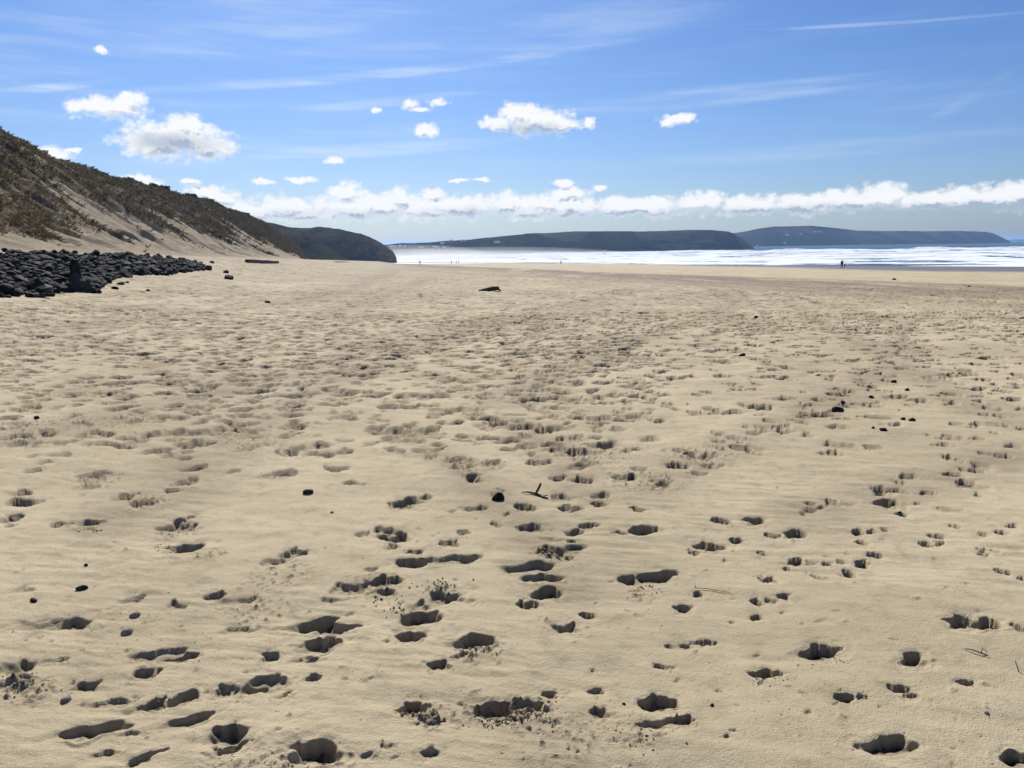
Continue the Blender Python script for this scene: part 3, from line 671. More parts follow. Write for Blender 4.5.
# ------------------------------------------------------------------ spray drifting off the surf, haze
def vol(name, dens, colr=(1, 1, 1, 1), an=.3):
    m_ = bpy.data.materials.new(name); m_.use_nodes = True; nt = m_.node_tree; nt.nodes.clear()
    o_ = nt.nodes.new('ShaderNodeOutputMaterial'); v_ = nt.nodes.new('ShaderNodeVolumePrincipled'); v_.inputs['Density'].default_value = dens
    v_.inputs['Color'].default_value = colr; v_.inputs['Anisotropy'].default_value = an; nt.links.new(v_.outputs[0], o_.inputs['Volume']); return m_
def uvell(name, c_, r_, m_):
    nu, nv = 40, 20; th = np.linspace(0, 2*math.pi, nu, endpoint=False); ph = np.linspace(0.02, math.pi-.02, nv)
    X = r_[0]*np.sin(ph)[:, None]*np.cos(th)+0*ph[:, None]; Y = r_[1]*np.sin(ph)[:, None]*np.sin(th); Z = r_[2]*np.cos(ph)[:, None]+0*th
    F_ = gridfaces(nv, nu, True)
    me = mesh_np(name, np.stack([X, Y, Z], -1).reshape(-1, 3), F_)
    import bmesh
    bm = bmesh.new(); bm.from_mesh(me); bmesh.ops.holes_fill(bm, edges=bm.edges); bmesh.ops.recalc_face_normals(bm, faces=bm.faces); bm.to_mesh(me); bm.free()
    return link(name, me, m_, loc=c_)
mv1 = vol('spray_mist', .0034, an=.6)
for i, (cx_, cy_, rx_, ry_, rz_, lab) in enumerate([(-70, 520, 60, 60, 9.5, 'thin spray drifting up beside the end of the cliff'), (-66, 560, 75, 60, 6.5, 'low white spray over the surf next to the cliff end'),
        (-30, 590, 100, 60, 5.0, 'bank of white spray hanging over the surf under the low hillside'), (-22, 600, 120, 60, 7.5, 'faint spray rising in front of the dark hillside'), (20, 640, 120, 60, 4.0, 'low streak of spray over the breakers right of the cliff'), (-45, 550, 55, 50, 3.8, 'densest white spray just above the surf near the far walkers')]):
    tag(uvell('sea_spray', (cx_, cy_, -8.2), (rx_, ry_*.8, rz_*1.05), mv1), lab, 'sea spray', kind='stuff')
import bmesh
bm = bmesh.new(); bmesh.ops.create_cube(bm, size=1)
for v_ in bm.verts: v_.co = Vector((v_.co.x*26000, v_.co.y*26000, -22.0 if v_.co.z < 0 else 30.0))
hm = bpy.data.meshes.new('haze'); bm.to_mesh(hm); bm.free()
haze = tag(link('haze', hm, vol('haze_air', HAZE_DENSITY, (.40, .62, 1.0, 1), .4)), 'thin bluish sea haze filling the air over the bay', 'haze', kind='stuff')

# ------------------------------------------------------------------ rocks
m_rock, t, b = mat('black_rock'); p = pos(t)
oi = t.n.new('ShaderNodeObjectInfo')
rn_ = t.noise(p, 4.5, 4, .65)
rc = t.mix(t.ss(rn_, .40, .68), c4(.007, .0063, .006), c4(.024, .0215, .019)); rc = t.mix(t.m('MULTIPLY', t.ss(t.noise(p, 1.3, 1, .5), .54, .68), .6), rc, c4(.085, .078, .072))
t.l.new(rc, b.inputs['Base Color']); b.inputs['Roughness'].default_value = .8; b.inputs['Specular IOR Level'].default_value = .12; bump(t, b, t.noise(p, 22, 4, .7), .6, .03)
def rock_mesh(seed, sub=2, flat=.62, ang_=.35):
    bm = bmesh.new(); bmesh.ops.create_icosphere(bm, subdivisions=sub, radius=1); r_ = random.Random(seed)
    cuts = [(Vector((r_.gauss(0, 1), r_.gauss(0, 1), r_.gauss(0, 1))).normalized(), r_.uniform(.55, .85)) for _ in range(9)]
    sx, sy = r_.uniform(.8, 1.25), r_.uniform(.7, 1.0)
    for v_ in bm.verts:
        q = v_.co.copy()
        for n_, d_ in cuts:
            e_ = q.dot(n_)-d_
            if e_ > 0: q -= n_*e_*.92
        q *= 1+.10*mnoise.noise(q*1.7+Vector((seed, 0, 0)))+.04*mnoise.noise(q*5)
        v_.co = Vector((q.x*sx, q.y*sy, q.z*flat))
    me = bpy.data.meshes.new('rock'); bm.to_mesh(me); bm.free(); me.materials.append(m_rock); return me
RM = [rock_mesh(i, 2 if i < 8 else 1, random.Random(i).uniform(.5, .8)) for i in range(14)]
def inpoly(x, y, poly):
    c_ = False; j = len(poly)-1
    for i in range(len(poly)):
        if (poly[i][1] > y) != (poly[j][1] > y) and x < (poly[j][0]-poly[i][0])*(y-poly[i][1])/(poly[j][1]-poly[i][1])+poly[i][0]: c_ = not c_
        j = i
    return c_
ROCKP = [(-420,262),(-420,330),(-120,303),(0,298),(40,298),(68,292),(96,291),(112,280),(135,274),(165,275),(195,271),(205,270),(200,265),(180,260.5),(140,257),(60,255),(0,254),(-200,250)]
cand = []
rr_ = random.Random(3)
for i in range(60000):
    y_ = rr_.uniform(8, 75); x_ = rr_.uniform(-48, -10)
    zb_ = float(-0.0212*y_+2.35*np.clip((-x_-.13*y_)/21, 0, 1)**2.5)
    qx, qy = project(x_, y_, zb_)
    if qx < -420 or not inpoly(qx, qy, ROCKP) or x_ < float(toe_x(y_))-1.5: continue
    cand.append((x_, y_, zb_, qx, qy))
placed = []; cells = {}
def clear(x_, y_, r_):
    cx, cy = int(x_/.8), int(y_/.8)
    for i in (-1, 0, 1):
        for j in (-1, 0, 1):
            for (a_, b_, c_) in cells.get((cx+i, cy+j), ()):
                if math.hypot(a_-x_, b_-y_) < (r_+c_)*.72: return False
    return True
for (x_, y_, zb_, qx, qy) in cand:
    big = rr_.random()
    r_ = .12+.14*rr_.random()+(.16*rr_.random() if big > .8 else 0); r_ *= 1+.006*(y_-20)
    if clear(x_, y_, r_):
        cells.setdefault((int(x_/.8), int(y_/.8)), []).append((x_, y_, r_))
        placed.append([x_, y_, zb_, r_, qx, qy])
# heap: rocks lie in a bank with a second layer over the first
layer2 = [[p_[0]+rr_.uniform(-.2, .2), p_[1]+rr_.uniform(-.2, .2), p_[2]+.15, p_[3]*.95, p_[4], p_[5]-5] for p_ in placed if rr_.random() < .45]
allr = placed+layer2
infr = sorted([p_ for p_ in allr if -8 < p_[4] < 210], key=lambda p_: -p_[3]/math.hypot(p_[0], p_[1]))
singles = infr[:292]; sid = set(id(p_) for p_ in singles); restr = [p_ for p_ in allr if id(p_) not in sid]
print('rocks', len(allr), len(infr))
def place_rock(p_, r__):
    o = bpy.data.objects.new('rock', RM[r__.randrange(8)]); COL.objects.link(o); s_ = p_[3]
    o.location = (p_[0], p_[1], p_[2]+s_*.22); o.rotation_euler = (r__.uniform(-.4, .4), r__.uniform(-.4, .4), r__.uniform(0, 6.28))
    o.scale = (s_*1.15, s_*1.15, s_*r__.uniform(.8, 1.2)); return o
for p_ in singles:
    tag(place_rock(p_, rr_), 'black rock in the bank of rocks at the foot of the dune', 'rock', 'black rocks heaped at the foot of the dune')
VR, FR, off = [], [], 0
raw = [(np.array([v_.co[:] for v_ in m_.vertices]), np.array([q.vertices[:] for q in m_.polygons])) for m_ in RM[8:]]
for p_ in restr:
    v_, f_ = raw[rr_.randrange(len(raw))]; an = rr_.uniform(0, 6.28); s_ = p_[3]*1.15
    rot = np.array([[math.cos(an), -math.sin(an), 0], [math.sin(an), math.cos(an), 0], [rr_.uniform(-.3, .3), rr_.uniform(-.3, .3), 1]])
    VR.append((v_@rot.T)*s_+np.array([p_[0], p_[1], p_[2]+s_*.2])); FR.append(f_+off); off += len(v_)
tag(link('rock_bank', mesh_np('rock_bank', np.concatenate(VR), np.concatenate(FR), False), m_rock), 'bank of black rocks packed along the foot of the dune', 'rocks', kind='stuff')
for m_ in RM: m_.polygons.foreach_set('use_smooth', [False]*len(m_.polygons))

def at_px(px, py): x_, y_ = px_ground(px, py); return x_, y_, float(sheet_z(x_, y_))
def sheet_z(x_, y_):
    r_ = math.hypot(x_, y_); a_ = math.atan2(x_, y_); i = min(max(np.searchsorted(RR, r_), 1), NR-1); j = min(max(np.searchsorted(azs, a_), 1), NCD-1)
    return SZ[i, j]
# the upright black rock in front of the bank, widening to a stepped base
x_, y_, z_ = at_px(80, 291)
ch = [((0, 0, -.05), .42), ((.03, 0, .15), .40), ((.02, .02, .34), .30), ((-.09, .02, .50), .23), ((-.10, 0, .72), .17), ((-.07, 0, .92), .19), ((-.11, 0, 1.08), .15), ((-.13, 0, 1.20), .06)]
me = tubes([ch, [((.30, -.05, -.05), .26), ((.30, -.05, .25), .24), ((.26, 0, .42), .15), ((.24, 0, .5), .05)], [((-.36, -.1, -.05), .24), ((-.34, -.1, .12), .18), ((-.30, -.1, .22), .07)], [((.52, -.1, -.05), .16), ((.54, -.1, .10), .12), ((.52, -.1, .16), .04)]], 14)
bm = bmesh.new(); bm.from_mesh(me); bmesh.ops.subdivide_edges(bm, edges=bm.edges, cuts=2, use_grid_fill=True)
for v_ in bm.verts: v_.co += v_.co.normalized()*(.09*mnoise.noise(v_.co*4)+.05*mnoise.noise(v_.co*11))
bm.to_mesh(me); bm.free()
tag(link('standing_rock', me, m_rock, loc=(x_, y_, z_)), 'tall narrow black rock standing upright at the front of the rock bank', 'rock')
# outlying rocks on the sand beside the bank
LR = [(115,289,.13,'black rock lying on sand just right of the standing rock base'),(120,284,.17,'dark flat rock on the sand below the bank, right of the standing rock'),(127,283,.10,'small dark rock beside the flat rock below the bank'),(208,270,.34,'rounded black rock at the right end of the bank, set slightly apart'),(212,263,.26,'dark rock on the sand up-slope of the right end of the bank'),
      (226,273,.26,'dark rock on open sand a little right of the bank end'),(228,279,.28,'flat dark rock on open sand nearest the camera side of the bank end'),(98,293,.20,'black rock touching the foot of the standing rock on its right'),(148,291,.09,'tiny dark rock alone on the sand below the middle of the bank')]
for px, py, s_, lab in LR:
    x_, y_, z_ = at_px(px, py); tag(place_rock([x_, y_, z_, s_, 0, 0], rr_), lab, 'rock')

# ------------------------------------------------------------------ stones, shells and sticks on the open sand
m_stone, t, b = mat('dark_stone'); p = pos(t)
t.l.new(t.mix(t.ss(t.noise(p, 30, 4, .6), .4, .7), c4(.014, .013, .014), c4(.05, .046, .043)), b.inputs['Base Color']); b.inputs['Roughness'].default_value = .85; b.inputs['Specular IOR Level'].default_value = .1; bump(t, b, t.noise(p, 90, 3, .6), .5, .004)
m_shell, t, b = mat('grey_shell'); p = pos(t)
t.l.new(t.mix(t.ss(t.noise(p, 60, 3, .6), .4, .6), c4(.34, .28, .22), c4(.17, .14, .115)), b.inputs['Base Color']); b.inputs['Roughness'].default_value = .75; b.inputs['Specular IOR Level'].default_value = .15
m_wood, t, b = mat('dark_driftwood'); p = pos(t)
mpw = t.n.new('ShaderNodeMapping'); t.l.new(p, mpw.inputs[0]); mpw.inputs['Scale'].default_value = (6, 40, 40)
t.l.new(t.mix(t.noise(mpw.outputs[0], 1, 4, .6), c4(.020, .015, .011), c4(.085, .062, .045)), b.inputs['Base Color']); b.inputs['Roughness'].default_value = .85
STN = [(498,495,14,11,'black angular stone beside a footprint left of the forked stick'),(308,492,10,6,'small dark oval stone alone on the sand, left of the forked stick'),(838,409,12,6,'black stone on smooth sand at centre right'),
 (903,418,6,4,'small black stone, left one of two lying side by side right of centre'),(912,419,7,4,'small black stone, right one of two lying side by side right of centre'),(883,430,8,4,'low black pebble below the pair of small stones'),
 (873,428,4,3,'tiny black pebble touching distance from the low black pebble'),(894,381,7,4,'dark stone on smooth sand beside the curved track'),(907,389,5,4,'dark round pebble just below the stone beside the curved track'),(871,397,5,3,'dark pebble at the edge of the curved track, above the larger black stone'),
 (1021,426,8,7,'black stone cut by the right edge of the picture'),(756,316,5,4,'dark stone in the middle distance above the curved track'),(742,355,7,4,'dark stone in the middle distance left of the curved track bend'),(924,359,6,3,'dark stone standing inside the bend of the track at right'),
 (608,365,6,3,'dark stone near the end of the trodden belt in the middle distance'),(37,417,6,4,'small dark stone near the left edge on trodden sand'),(82,588,12,4,'flat black pebble on smooth sand in the left foreground'),(34,600,8,4,'tiny black pebble near the left edge in the foreground'),
 (86,565,4,3,'speck-like pebble above the flat black pebble in the left foreground'),(624,701,4,3,'tiny brown pebble between two footprints at bottom centre'),(712,703,4,3,'tiny dark pebble right of the deep footprint at bottom centre'),(843,402,5,3,'tiny stone just behind the black stone at centre right'),
 (900,512,4,2,'tiny pebble among the line of prints at right'),(268,302,7,3,'dark stone on pale sand far left of centre, below the bank end'),(969,286,4,2,'dark stone on the far flat sand at right'),(894,279,4,3,'dark stone on pale flat sand below and right of the walkers')]
for i, (px, py, w, h, lab) in enumerate(STN):
    x_, y_, z_ = at_px(px, py+h*.3); wd_ = w*math.hypot(y_, CAMH-z_)/FPX/2
    o = bpy.data.objects.new('stone', RM[i % 8].copy()); COL.objects.link(o); o.data.materials[0] = m_stone
    o.scale = (wd_*1.05, wd_*.9, min(wd_*1.15, wd_*1.9*h/w)); o.location = (x_, y_, z_+wd_*.25); o.rotation_euler = (rr_.uniform(-.2, .2), rr_.uniform(-.2, .2), rr_.uniform(-.5, .5)); tag(o, lab, 'stone')
def shell_mesh(seed):
    bm = bmesh.new(); bmesh.ops.create_uvsphere(bm, u_segments=40, v_segments=20, radius=1)
    for v_ in bm.verts:
        an = math.atan2(v_.co.x, v_.co.y); rib = 1+.035*math.cos(an*18); q = v_.co
        v_.co = Vector((q.x*rib*(1+.12*q.y), q.y*rib*.85, q.z*(.62 if q.z > 0 else .2)+.10*(1-q.x*q.x-q.y*q.y)))
    me = bpy.data.meshes.new('shell'); bm.to_mesh(me); bm.free(); me.polygons.foreach_set('use_smooth', [True]*len(me.polygons)); return me
for px, py, w, lab in [(66,699,10,'round grey shell lying on the sand in the bottom left foreground'),(135,615,10,'pale bluish shell on smooth sand beside the deep oblong footprint'),(127,631,11,'half buried grey shell just below the pale bluish one'),(332,513,4,'tiny white shell chip on the sand left of centre'),(986,716,5,'tiny white shell chip on the sand at bottom right')]:
    x_, y_, z_ = at_px(px, py); s_ = w*math.hypot(y_, CAMH-z_)/FPX/2; o = link('shell', shell_mesh(1), m_shell, loc=(x_, y_, z_+s_*.15)); o.scale = (s_, s_, s_); o.rotation_euler = (.15, -.1, rr_.uniform(0, 3)); tag(o, lab, 'shell')
def stick(px, py, chains, lab, cat='stick', name='forked_stick', m=m_wood, sides=8):
    x_, y_, z_ = at_px(px, py); me = tubes(chains, sides)
    bm = bmesh.new(); bm.from_mesh(me); bmesh.ops.subdivide_edges(bm, edges=bm.edges, cuts=1, use_grid_fill=True)
    for v_ in bm.verts: v_.co += Vector((1, 1, 1))*.10*mnoise.noise(v_.co*60)*.02
    bm.to_mesh(me); bm.free(); me.polygons.foreach_set('use_smooth', [True]*len(me.polygons))
    return tag(link(name, me, m, loc=(x_, y_, z_)), lab, cat)
stick(536, 493, [[((-.105, .03, .008), .003), ((-.06, .02, .014), .006), ((-.015, .0, .010), .008), ((.015, -.02, .008), .009), ((.04, -.06, .006), .010), ((.06, -.085, .004), .009), ((.085, -.09, .004), .006)],
                 [((-.005, -.01, .008), .008), ((.012, 0, .035), .009), ((.028, .01, .062), .009), ((.036, .01, .086), .006)], [((.05, -.06, .006), .006), ((.07, -.05, .010), .004), ((.09, -.05, .012), .002)]],
      'forked dark stick poking up from the sand near the black angular stone')
stick(975, 655, [[((-.03, .03, .004), .0015), ((-.01, .01, .012), .0028), ((.02, -.01, .008), .003), ((.04, -.025, .006), .002)], [((.02, -.01, .008), .002), ((.035, .01, .02), .002), ((.045, -.01, .008), .0015)]], 'short curled black twig on smooth sand at lower right', 'twig', 'twig')
stick(1019, 672, [[((0, 0, 0), .002), ((-.003, .01, .02), .002), ((-.008, .02, .04), .0012)]], 'thin upright twig at the right edge of the sand', 'twig', 'twig')
stick(712, 590, [[((-.09, .02, .008), .0015), ((-.02, .01, .006), .002), ((.06, -.02, .006), .0018), ((.10, -.04, .004), .001)], [((-.08, .02, .006), .0015), ((-.085, .03, .03), .001)]], 'thin dry stem beside a small round print right of centre', 'twig', 'twig')
# weathered log in the middle distance: long taper to the left, blunt right end
x_, y_, z_ = at_px(490, 291)
ch = [((-.66, 0, .015), .02), ((-.45, .02, .05), .055), ((-.2, .03, .09), .09), ((.1, .0, .13), .115), ((.34, -.02, .16), .125), ((.47, -.02, .155), .10), ((.52, -.02, .12), .05)]
me = tubes([ch, [((.42, -.06, .12), .05), ((.55, -.12, .06), .05), ((.62, -.15, .0), .04)]], 12)
bm = bmesh.new(); bm.from_mesh(me); bmesh.ops.subdivide_edges(bm, edges=bm.edges, cuts=2, use_grid_fill=True)
for v_ in bm.verts: v_.co += Vector((0, 0, 1))*.03*mnoise.noise(Vector((v_.co.x*4, v_.co.y*20, v_.co.z*20)))
bm.to_mesh(me); bm.free()
tag(link('driftwood_log', me, m_wood, loc=(x_, y_, z_)), 'dark tapering driftwood log stranded on the sand in mid-distance', 'driftwood')
# long squared timber lying below the dune
xa, ya, za = at_px(247, 262.5); xb, yb, zb_ = at_px(278, 263.2)
bm = bmesh.new(); bmesh.ops.create_cube(bm, size=1); L = math.hypot(xb-xa, yb-ya)
bmesh.ops.subdivide_edges(bm, edges=[e for e in bm.edges if abs(e.verts[0].co.x-e.verts[1].co.x) > .5], cuts=18, use_grid_fill=True)
for v_ in bm.verts:
    tpr = 1-.25*(v_.co.x+.5); q = v_.co; sag = .03*mnoise.noise(Vector((q.x*5, 0, 0)))
    v_.co = Vector((q.x*L, q.y*.42*tpr+.03*mnoise.noise(q*7), q.z*.40*tpr+sag+.03*mnoise.noise(q*9)))
bmesh.ops.bevel(bm, geom=[e for e in bm.edges if abs(e.verts[0].co.x-e.verts[1].co.x) > L/40], offset=.04, segments=2, affect='EDGES')
me = bpy.data.meshes.new('timber'); bm.to_mesh(me); bm.free()
o = link('timber_beam', me, m_wood, loc=((xa+xb)/2, (ya+yb)/2, (za+zb_)/2+.17)); o.rotation_euler = (0, -math.atan2(zb_-za, L), math.atan2(yb-ya, xb-xa)); tag(o, 'long black timber beam lying on the sand at the foot of the dune', 'timber')
xa, ya, za = at_px(336, 262.2)
me = tubes([[((-2.6, 0, .06), .05), ((-.8, .1, .10), .10), ((1.2, -.1, .10), .10), ((3.0, .1, .05), .05)]], 10)
tag(link('driftwood_pole', me, m_wood, loc=(xa, ya, za)), 'thin dark driftwood pole lying at the far end of the dune', 'driftwood')

# loose crumbs of damp sand kicked out of the prints
m_clod, t, b = mat('damp_sand_clod'); p = pos(t)
t.l.new(t.mix(t.noise(p, 80, 3, .6), c4(.20, .155, .10), c4(.33, .265, .175)), b.inputs['Base Color']); b.inputs['Roughness'].default_value = .95; bump(t, b, t.noise(p, 300, 2, .6), .5, .002)
raw1 = []
for i in range(5):
    mm = rock_mesh(100+i, 1, .8); raw1.append((np.array([v_.co[:] for v_ in mm.vertices]), np.array([q.vertices[:] for q in mm.polygons])))
VR, FR, off = [], [], 0
CL = [(425,716,16,46,.011),(432,722,14,20,.012),(412,713,10,16,.012),(500,714,22,70,.013),(520,712,36,60,.006),(490,722,20,40,.006),(560,728,60,50,.0035),(540,715,30,50,.006),(550,552,12,24,.010),(152,707,10,14,.020),(165,700,12,14,.012),(30,684,30,30,.007),
      (250,760,40,40,.004),(300,764,30,30,.006),(146,502,20,40,.006),(175,528,16,40,.006),(165,548,14,20,.008),(440,588,22,40,.008),(386,600,20,26,.008),(480,646,22,36,.007),(400,612,14,24,.010),(645,585,10,16,.009),(655,590,12,14,.007),(640,735,40,40,.005),
      (765,680,16,20,.005),(830,660,24,24,.005),(912,664,22,16,.005),(90,530,14,14,.010),(200,560,40,40,.003),(700,560,200,160,.003),(300,640,260,300,.003),(800,700,200,160,.003),(460,520,200,120,.004),(150,620,140,120,.004)]
for (px, py, sp, n_, sz) in CL:
    for i in range(n_):
        x_, y_, z_ = at_px(px+rr_.gauss(0, sp*.5), py+rr_.gauss(0, sp*.18)); s_ = sz*rr_.uniform(.35, 1.1)
        v_, f_ = raw1[rr_.randrange(5)]; an = rr_.uniform(0, 6.28); rot = np.array([[math.cos(an), -math.sin(an), 0], [math.sin(an), math.cos(an), 0], [0, 0, 1]])
        VR.append((v_@rot.T)*s_+np.array([x_, y_, z_+s_*.35])); FR.append(f_+off); off += len(v_)
tag(link('sand_crumbs', mesh_np('sand_crumbs', np.concatenate(VR), np.concatenate(FR), False), m_clod), 'loose crumbs of damp sand scattered round the footprints', 'sand crumbs', kind='stuff')

# ------------------------------------------------------------------ people by the water
def flat(name, c_, ro=.85):
    m_, t, b = mat(name); p = pos(t); n_ = t.noise(p, 25, 3, .6)
    t.l.new(t.mix(n_, c4(*[q*.75 for q in c_]), c4(*[min(1, q*1.25) for q in c_])), b.inputs['Base Color']); b.inputs['Roughness'].default_value = ro; return m_
m_skin = flat('skin', (.42, .27, .20), .6); m_dark = flat('dark_cloth', (.018, .018, .022)); m_navy = flat('navy_cloth', (.03, .035, .06)); m_hair = flat('hair', (.03, .022, .016)); m_grey = flat('grey_cloth', (.14, .14, .15)); m_boot = flat('boots', (.02, .017, .015))
def person(px, py, H, lab, top, legs, stride=.22, face=0.0, bulk=1.0, group=None, arm=0.15):
    x_, y_ = px_ground(px, py); z_ = float(base_z(x_, y_))
    J = [((0, 0, .53), .088), ((0, .0, .64), .082), ((0, .005, .75), .092), ((0, 0, .82), .060), ((0, .0, .865), .036), ((0, .012, .91), .052), ((0, .012, .955), .052), ((0, .008, .99), .028)]
    Eg = [(i, i+1) for i in range(7)]
    def chain(root, pts):
        pr_ = root
        for q in pts: J.append(q); Eg.append((pr_, len(J)-1)); pr_ = len(J)-1
    for s_ in (-1, 1):
        f_ = s_*stride*.5
        chain(0, [((s_*.052, .01, .49), .062), ((s_*.056, f_*.5+.015, .28), .042), ((s_*.056, f_-.01*(s_ > 0), .05), .025), ((s_*.060, f_+.02, .022), .024), ((s_*.064, f_+.09, .016), .018)])
        chain(3, [((s_*.105, 0, .805), .038), ((s_*(.135), -f_*.35, .64), .027), ((s_*.14, -f_*.7+.05, .50), .019), ((s_*.138, -f_*.7+.07, .455), .016), ((s_*.136, -f_*.7+.075, .42), .009)])
    me = bpy.data.meshes.new('body'); me.from_pydata([q[0] for q in J], Eg, []); o = bpy.data.objects.new('tmp', me); COL.objects.link(o)
    o.modifiers.new('s', 'SKIN'); o.modifiers.new('d', 'SUBSURF').levels = 2
    for i, q in enumerate(J): bb = bulk if 0 <= i < 4 else 1; me.skin_vertices[0].data[i].radius = (q[1]*bb, q[1]*bb*(.72 if i < 4 else 1))
    me.skin_vertices[0].data[0].use_root = True
    dg = bpy.context.evaluated_depsgraph_get(); m2 = bpy.data.meshes.new_from_object(o.evaluated_get(dg)); bpy.data.objects.remove(o)
    m2.materials.clear()
    for q in (m_skin, top, legs, m_boot): m2.materials.append(q)
    for pl in m2.polygons:
        c_ = pl.center; pl.use_smooth = True
        armz = abs(c_.x) > .11 and c_.z < .47
        pl.material_index = 0 if (c_.z > .85 or armz) else 1 if c_.z > .50 or abs(c_.x) > .105 else 3 if c_.z < .05 else 2
    b_ = bpy.data.objects.new('person', m2); COL.objects.link(b_); b_.location = (x_, y_, z_); b_.scale = (H, H, H); b_.rotation_euler = (0, 0, face)
    tag(b_, lab, 'person', group)
    bm = bmesh.new(); bmesh.ops.create_icosphere(bm, subdivisions=3, radius=1)
    for v_ in bm.verts: q = v_.co; v_.co = Vector((q.x*.055, q.y*.06-.008, q.z*.058+.962)); 
    bmesh.ops.delete(bm, geom=[v_ for v_ in bm.verts if v_.co.y > .018 and v_.co.z < .975], context='VERTS')
    hm_ = bpy.data.meshes.new('hair'); bm.to_mesh(hm_); bm.free(); link('hair', hm_, m_hair, b_)
    return b_
GP = 'walkers far off near the cliff'
person(841.6, 268.4, 1.78, 'adult in black coat walking beside a child near the water at right', m_dark, m_dark, .26, 2.6, 1.3)
person(844.6, 267.9, 1.02, 'small child in dark clothes walking beside the adult at right', m_dark, m_dark, .2, 2.6, 1.25)
person(419.2, 264.5, 1.9, 'far walker in dark clothes nearest the cliff, left one of a touching pair', m_dark, m_dark, .2, 1.4, 1.3)
person(420.6, 264.5, 1.8, 'far walker in dark clothes nearest the cliff, right one of a touching pair', m_dark, m_dark, .2, 1.2, 1.3)
person(451.4, 264.1, 1.6, 'slim grey far walker left of the dark pair below the hillside', m_grey, m_grey, .1, .4, .9)
person(456.4, 263.6, 1.75, 'far walker in dark coat, left one of the spaced pair below the hillside', m_dark, m_dark, .2, 2.0, 1.2)
person(458.6, 263.5, 1.8, 'far walker in dark coat, right one of the spaced pair below the hillside', m_dark, m_dark, .2, 2.2, 1.1)
person(465.4, 263.0, 1.65, 'pale grey far walker, left one of two right of the dark pair', m_grey, m_grey, .2, 1.0, .9)
person(467.2, 263.0, 1.6, 'pale grey far walker, right one of two right of the dark pair', m_grey, m_navy, .2, 1.0, .9)
person(561, 264.2, 1.7, 'lone far walker on bare sand in front of the surf at centre', m_grey, m_dark, .15, .3, 1.0)

# ------------------------------------------------------------------ houses on the headlands, sail boat
m_wall = flat('white_render', (.82, .81, .78)); m_roof = flat('pale_slate', (.30, .29, .28)); m_glass = flat('window_glass', (.03, .035, .045), .2); m_sail = flat('sail_cloth', (.75, .76, .78)); m_hull = flat('white_hull', (.6, .6, .6), .4)
def boxmesh(parts):
    bm = bmesh.new()
    for (c_, s_) in parts:
        r_ = bmesh.ops.create_cube(bm, size=1)
        for v_ in r_['verts']: v_.co = Vector((v_.co.x*s_[0]+c_[0], v_.co.y*s_[1]+c_[1], v_.co.z*s_[2]+c_[2]))
    me = bpy.data.meshes.new('boxes'); bm.to_mesh(me); bm.free(); return me
def house_parts(w, d, h, rh):
    wall = bpy.data.meshes.new('wall'); wall.from_pydata([(-w/2, -d/2, -2.5), (w/2, -d/2, -2.5), (w/2, d/2, -2.5), (-w/2, d/2, -2.5), (-w/2, -d/2, h), (w/2, -d/2, h), (w/2, d/2, h), (-w/2, d/2, h), (-w/2, 0, h+rh), (w/2, 0, h+rh)], [],
        [(0, 1, 5, 4), (2, 3, 7, 6), (1, 2, 6, 9, 5), (3, 0, 4, 8, 7), (4, 5, 9, 8), (6, 7, 8, 9)])
    e_ = .3; k_ = .12; rf = bpy.data.meshes.new('roof')
    rf.from_pydata([(-w/2-e_, -d/2-e_, h-.1), (w/2+e_, -d/2-e_, h-.1), (w/2+e_, 0, h+rh+k_), (-w/2-e_, 0, h+rh+k_), (-w/2-e_, d/2+e_, h-.1), (w/2+e_, d/2+e_, h-.1),
                    (-w/2-e_, -d/2-e_, h+.08), (w/2+e_, -d/2-e_, h+.08), (w/2+e_, 0, h+rh+.32), (-w/2-e_, 0, h+rh+.32), (-w/2-e_, d/2+e_, h+.08), (w/2+e_, d/2+e_, h+.08)], [],
        [(0, 3, 2, 1), (3, 4, 5, 2), (6, 7, 8, 9), (9, 8, 11, 10), (0, 1, 7, 6), (5, 4, 10, 11), (1, 2, 8, 7), (2, 5, 11, 8), (3, 0, 6, 9), (4, 3, 9, 10)])
    return wall, rf
HS = [(392,248.3,4.6,'white house at the left foot of the headland slope beside the cliff end'),(395,248.5,4.0,'second white house from the cliff end on the headland'),(400.5,247.6,3.2,'small white house right of the two beside the cliff end'),(405,247.8,3.0,'tiny white house a little right of the group by the cliff end'),
      (434.5,248.6,3.8,'white house at left of the pair in the middle of the low hillside'),(437.5,248.8,3.4,'white house at right of the pair in the middle of the low hillside'),(444.5,249.2,3.6,'pale house just right of the hillside pair'),(442.5,245.0,4.0,'white house above the hillside pair'),
      (451.5,242.0,3.0,'white house just under the skyline, left of three'),(462,242.0,3.6,'white house just under the skyline, middle of three'),(465.5,242.0,3.0,'white house just under the skyline, right of three'),
      (497,243.6,6.5,'long pale building alone on the dark hillside'),(421,249.3,5.0,'long low pale building on the hillside left of the pair'),
      (757,246.0,5.0,'white house at the shore where the two headlands meet'),(784.5,243.3,6.0,'white house low on the distant headland'),(800.5,234.3,5.5,'pale house high on the distant headland, left of the brightest one'),(815,232.2,8.5,'brightest white house high on the distant headland'),(787,235.2,7.0,'low pale building midway up the distant headland'),(820,232.5,6.0,'pale house just right of the brightest white one')]
from mathutils.bvhtree import BVHTree
def bvh(o): me = o.data; return BVHTree.FromPolygons([v_.co[:] for v_ in me.vertices], [q.vertices[:] for q in me.polygons])
B1, B2 = bvh(hd1), bvh(hd2)
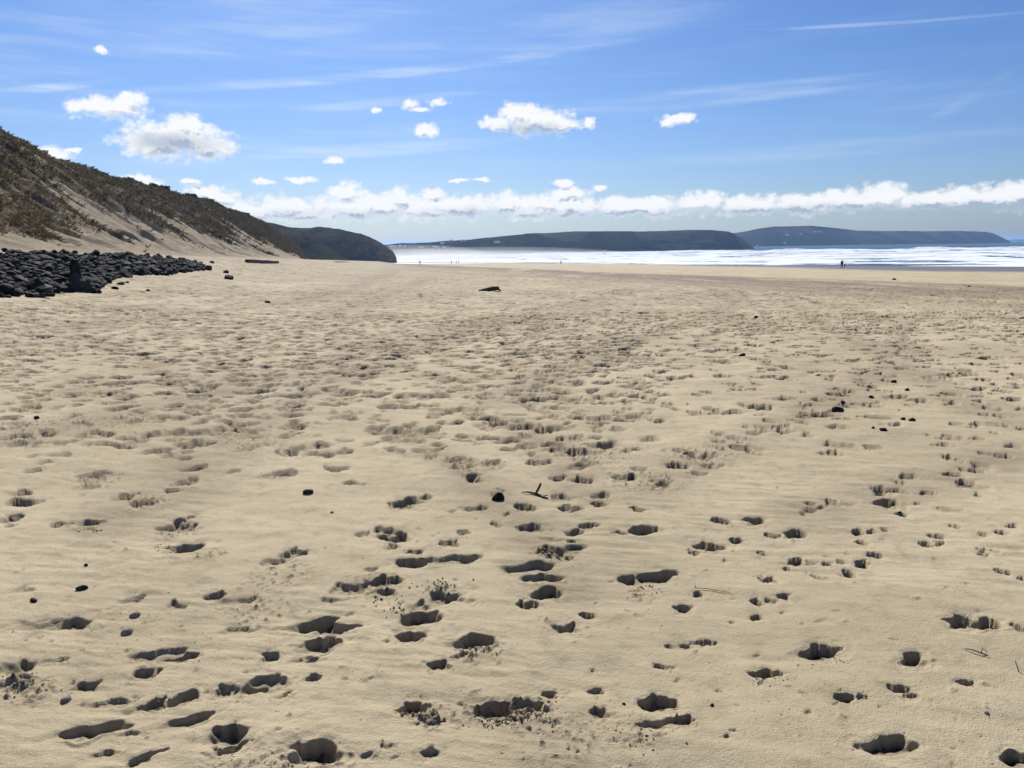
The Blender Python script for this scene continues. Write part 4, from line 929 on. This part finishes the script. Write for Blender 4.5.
for i, (px, py, w, lab) in enumerate(HS):
    d_ = Vector(ray(px, py)).normalized(); hit = None
    for B_ in (B1, B2):
        h_ = B_.ray_cast(Vector((0, 0, CAMH)), d_)
        if h_[0] is not None and (hit is None or h_[3] < hit[3]): hit = h_
    if hit is None: print('no hill for house', px, py); continue
    q = hit[0]; e_ = bpy.data.objects.new('house', None); COL.objects.link(e_); e_.location = (q.x, q.y, q.z-.2); e_.rotation_euler = (0, 0, rr_.uniform(-.4, .4)); tag(e_, lab, 'house', 'pale houses scattered over the headlands')
    k_ = 1 if px < 740 else 1.15; wl_m, rf_m = house_parts(w*k_, 4.0*k_, 2.0*k_, .9*k_); link('wall', wl_m, m_wall, e_); link('roof', rf_m, m_roof, e_)
    nwin = max(2, int(w/2))
    for s_ in range(nwin):
        link('window', boxmesh([((-w*k_/2+w*k_*(s_+.5)/nwin, -2.0*k_-.01, 1.1*k_), (.45, .08, .6))]), m_glass, e_)
# sail boat just beyond the surf
bp = at_depth(605, 254.4, 660); e_ = bpy.data.objects.new('sail_boat', None); COL.objects.link(e_); e_.location = (bp[0], bp[1], SEA+1.2); tag(e_, 'tiny white sail boat upright just beyond the surf under the headland', 'sail boat')
bm = bmesh.new(); rings = []
for i in range(9):
    t_ = i/8; wv = .55*math.sin(math.pi*min(1, t_*.8+.12))**.7; xx = -1.6+3.2*t_
    rings.append([bm.verts.new((xx, yy*wv, zz)) for yy, zz in ((-1, .45), (-.8, .1), (0, -.15), (.8, .1), (1, .45))])
for i in range(8):
    for j in range(4): bm.faces.new((rings[i][j], rings[i][j+1], rings[i+1][j+1], rings[i+1][j]))
    bm.faces.new((rings[i][4], rings[i][0], rings[i+1][0], rings[i+1][4]))
bm.faces.new(rings[0]); bm.faces.new(list(reversed(rings[8]))); me = bpy.data.meshes.new('hull'); bm.to_mesh(me); bm.free(); link('hull', me, m_hull, e_)
link('mast', tubes([[((.2, 0, .3), .05), ((.2, 0, 4.4), .03)]]), m_grey, e_)
me = bpy.data.meshes.new('sail'); me.from_pydata([(.12, .02, .8), (-1.4, .25, .9), (.14, .02, 4.3), (-.75, .30, 2.4), (.12, .06, .8), (-1.4, .29, .9), (.14, .06, 4.3), (-.75, .34, 2.4)], [], [(0, 1, 3, 2), (4, 6, 7, 5), (0, 4, 5, 1), (1, 5, 7, 3), (3, 7, 6, 2), (2, 6, 4, 0)]); link('sail', me, m_sail, e_)

SC.render.engine = 'CYCLES'
SC.cycles.max_bounces = 6; SC.cycles.volume_bounces = 0
